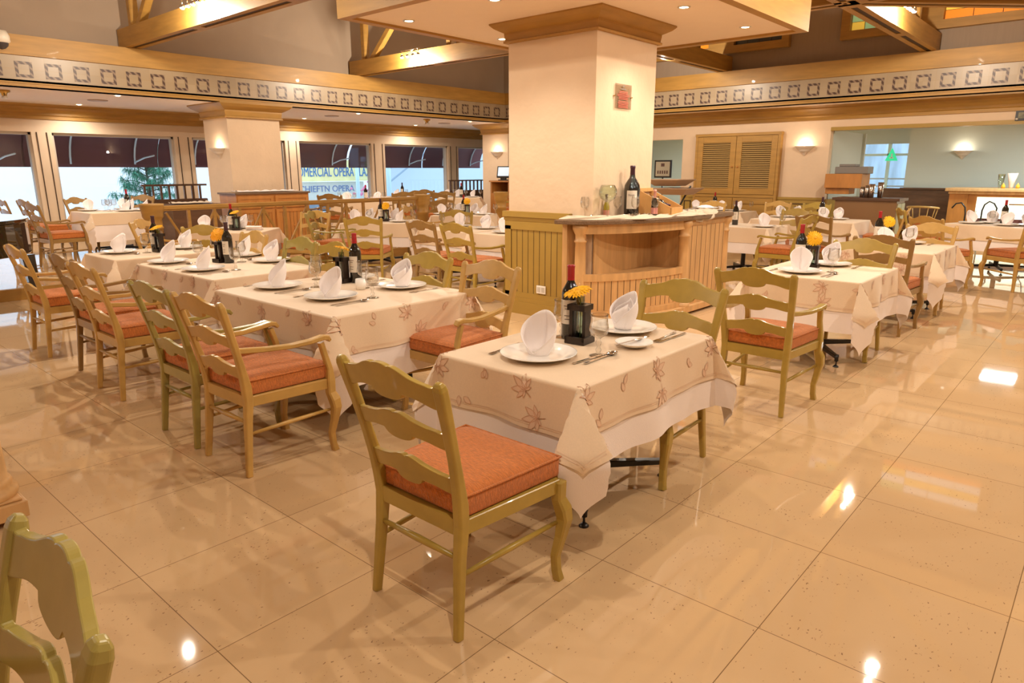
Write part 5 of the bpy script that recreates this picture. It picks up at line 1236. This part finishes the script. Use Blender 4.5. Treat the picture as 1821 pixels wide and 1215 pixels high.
# sign
t = thing('shop_sign', 'yellow sign lettered COMERCIAL OPERA PLAZA in blue', 'sign', (-27.8, 19.6, 1.55))
q = B(); q.box(-.1, -3.2, -.40, 0, 2.2, .55); q.build('board', signy, t)
bpy.context.view_layer.update(); lt = text_obj('COMERCIAL OPERA PLAZA', .60, signb, (.012, -.45, .0), (R(90), 0, R(90)), t, 'lettering', .01); lt.scale = (4.45/max(.1, lt.dimensions.x), 1, 1)
t = thing('shop_sign', 'grey-beige shop front lettered in blue below the yellow sign', 'sign', (-27.9, 18.6, .70))
q = B(); q.box(-.1, -1.6, -1.0, 0, 2.2, .42); q.build('board', mat('grey_beige_board', (.66, .64, .55), .7), t)
text_obj('CHIEFTN OPERA', .40, mat('blue_letters_pale', (.16, .22, .40), .6), (.012, .15, .10), (R(90), 0, R(90)), t, 'lettering', .01)
for y, z, n in ((17.4, 2.1, 'left'), (18.9, 2.4, 'right')):
    t = thing('street_lamp_post', 'pale blue street post in the sign window, %s one' % n, 'post', (-22.5, y-.9, -.3)); q = B(); q.tube([(0, 0, 0), (0, 0, z+.6)], .07 if n == 'left' else .11, 8); q.build('post', mat('pale_blue_post', (.50, .68, .80), .5), t)
t = thing('flower_bush', 'pink flowering bush outside the sign window', 'bush', (-24.0, 18.2, -.3)); rnd = random.Random(4); q = B()
for k in range(60): c = Vector((rnd.gauss(0, .3), rnd.gauss(0, .35), rnd.gauss(1.0, .25))); q.lathe([(0, -.06), (.07, 0), (0, .06)], 6, *c)
q.build('blossom', mat('pink_blossom', (.75, .25, .40), .7), t)
q = B(); q.tube([(0, 0, 0), (0, 0, .9)], .04, 6); q.build('stem', bark, t)
t = thing('car', 'pale car roof outside the sign window', 'car', (-20.5, 13.9, -.3)); t.scale = (.72, .72, .72)
q = B(); q.prism([(-.8, -2.0), (.8, -2.0), (.8, 2.0), (-.8, 2.0)], .25, .85); q.build('body', mat('car_paint', (.60, .72, .82), .2, coat=1), t, bevel=.12); q = B(); q.prism([(-.68, -1.1), (.68, -1.1), (.68, 1.2), (-.68, 1.2)], .85, 1.3); q.build('cabin', mat('car_glass', (.15, .2, .25), .1), t, bevel=.15)
for sx in (-.8, .8):
    for sy in (-1.3, 1.3): q = B(); q.lathe([(0, -.09), (.30, -.09), (.30, .09), (0, .09)], 16, T=Matrix.Translation((sx, sy, .30)) @ Matrix.Rotation(PI/2, 4, 'Y')); q.build('wheel', black, t)
# awnings with curved ribs
for i, (a, c_) in enumerate(ys):
    t = thing('awning', 'maroon street awning over window %s' % ['far at the left, hidden', 'left of the frame', 'at the left frame edge', 'with the pine tree', 'behind the front pillar', 'with the yellow sign', 'with the stairs', 'beside the far pillar'][i] if i < 8 else 'x', 'awning', (-16.9, (a+c_)/2, 0))
    h = (c_-a)/2+.2; arc = [(-1.25*math.sin(PI/2*k/8), 1.80+.95*math.cos(PI/2*k/8)) for k in range(9)]
    q = B(); vs = [(x, s*h, z) for x, z in arc for s in (-1, 1)]+[(arc[-1][0], s*h, 1.70) for s in (-1, 1)]
    q.add(vs, [(2*k, 2*k+1, 2*k+3, 2*k+2) for k in range(9)], 0, True); o = q.build('canvas', awn, t); md = o.modifiers.new('s', 'SOLIDIFY'); md.thickness = .01
    for yy in (-h*.35, h*.62):
        q = B(); q.tube([(x+.03, yy, z-.03) for x, z in arc], .022, 6); q.build('rib', rib, t)
    q = B(); q.tube([(-1.2, h*.62, 1.82), (-1.0, h*.72, 1.92), (-.7, h*.8, 1.97)], .02, 6); q.build('strut', rib, t)
# pine tree
t = thing('pine_tree', 'green pine with drooping needles outside the second window', 'tree', (-21.5, 8.35, -.3)); rnd = random.Random(9)
q = B(); q.tube([(0, 0, 0), (.03, .02, 1.2), (0, 0, 2.6)], [.06, .045, .02], 8); tips = []
for k in range(34):
    z = .75+1.75*k/34; a = k*2.4; L_ = (1.35-.42*(z-.75))*rnd.uniform(.7, 1.0)*.85
    e = (L_*math.cos(a), L_*math.sin(a), z+.10+.15*rnd.random()); m_ = (e[0]*.5, e[1]*.5, z+.12); q.tube([(0, 0, z), m_, e], [.018, .012, .006], 5)
    for f_ in (.35, .55, .75, .9, 1.0): tips.append(Vector((e[0]*f_, e[1]*f_, z+(e[2]-z)*f_+.03)))
q.build('trunk', bark, t); q = B()
for c in tips:
    for _ in range(46):
        d_ = Vector((rnd.gauss(0, 1), rnd.gauss(0, 1), rnd.gauss(-.3, .7))).normalized(); l = rnd.uniform(.14, .26); p1 = c+d_*l*.5+Vector((0, 0, .02)); p2 = c+d_*l+Vector((0, 0, -.07)); s_ = d_.cross(Vector((0, 0, 1))).normalized()*.006
        q.add([c-s_, c+s_, p1+s_, p1-s_, p2], [(0, 1, 2, 3), (3, 2, 4)])
q.build('needles', pine, t)
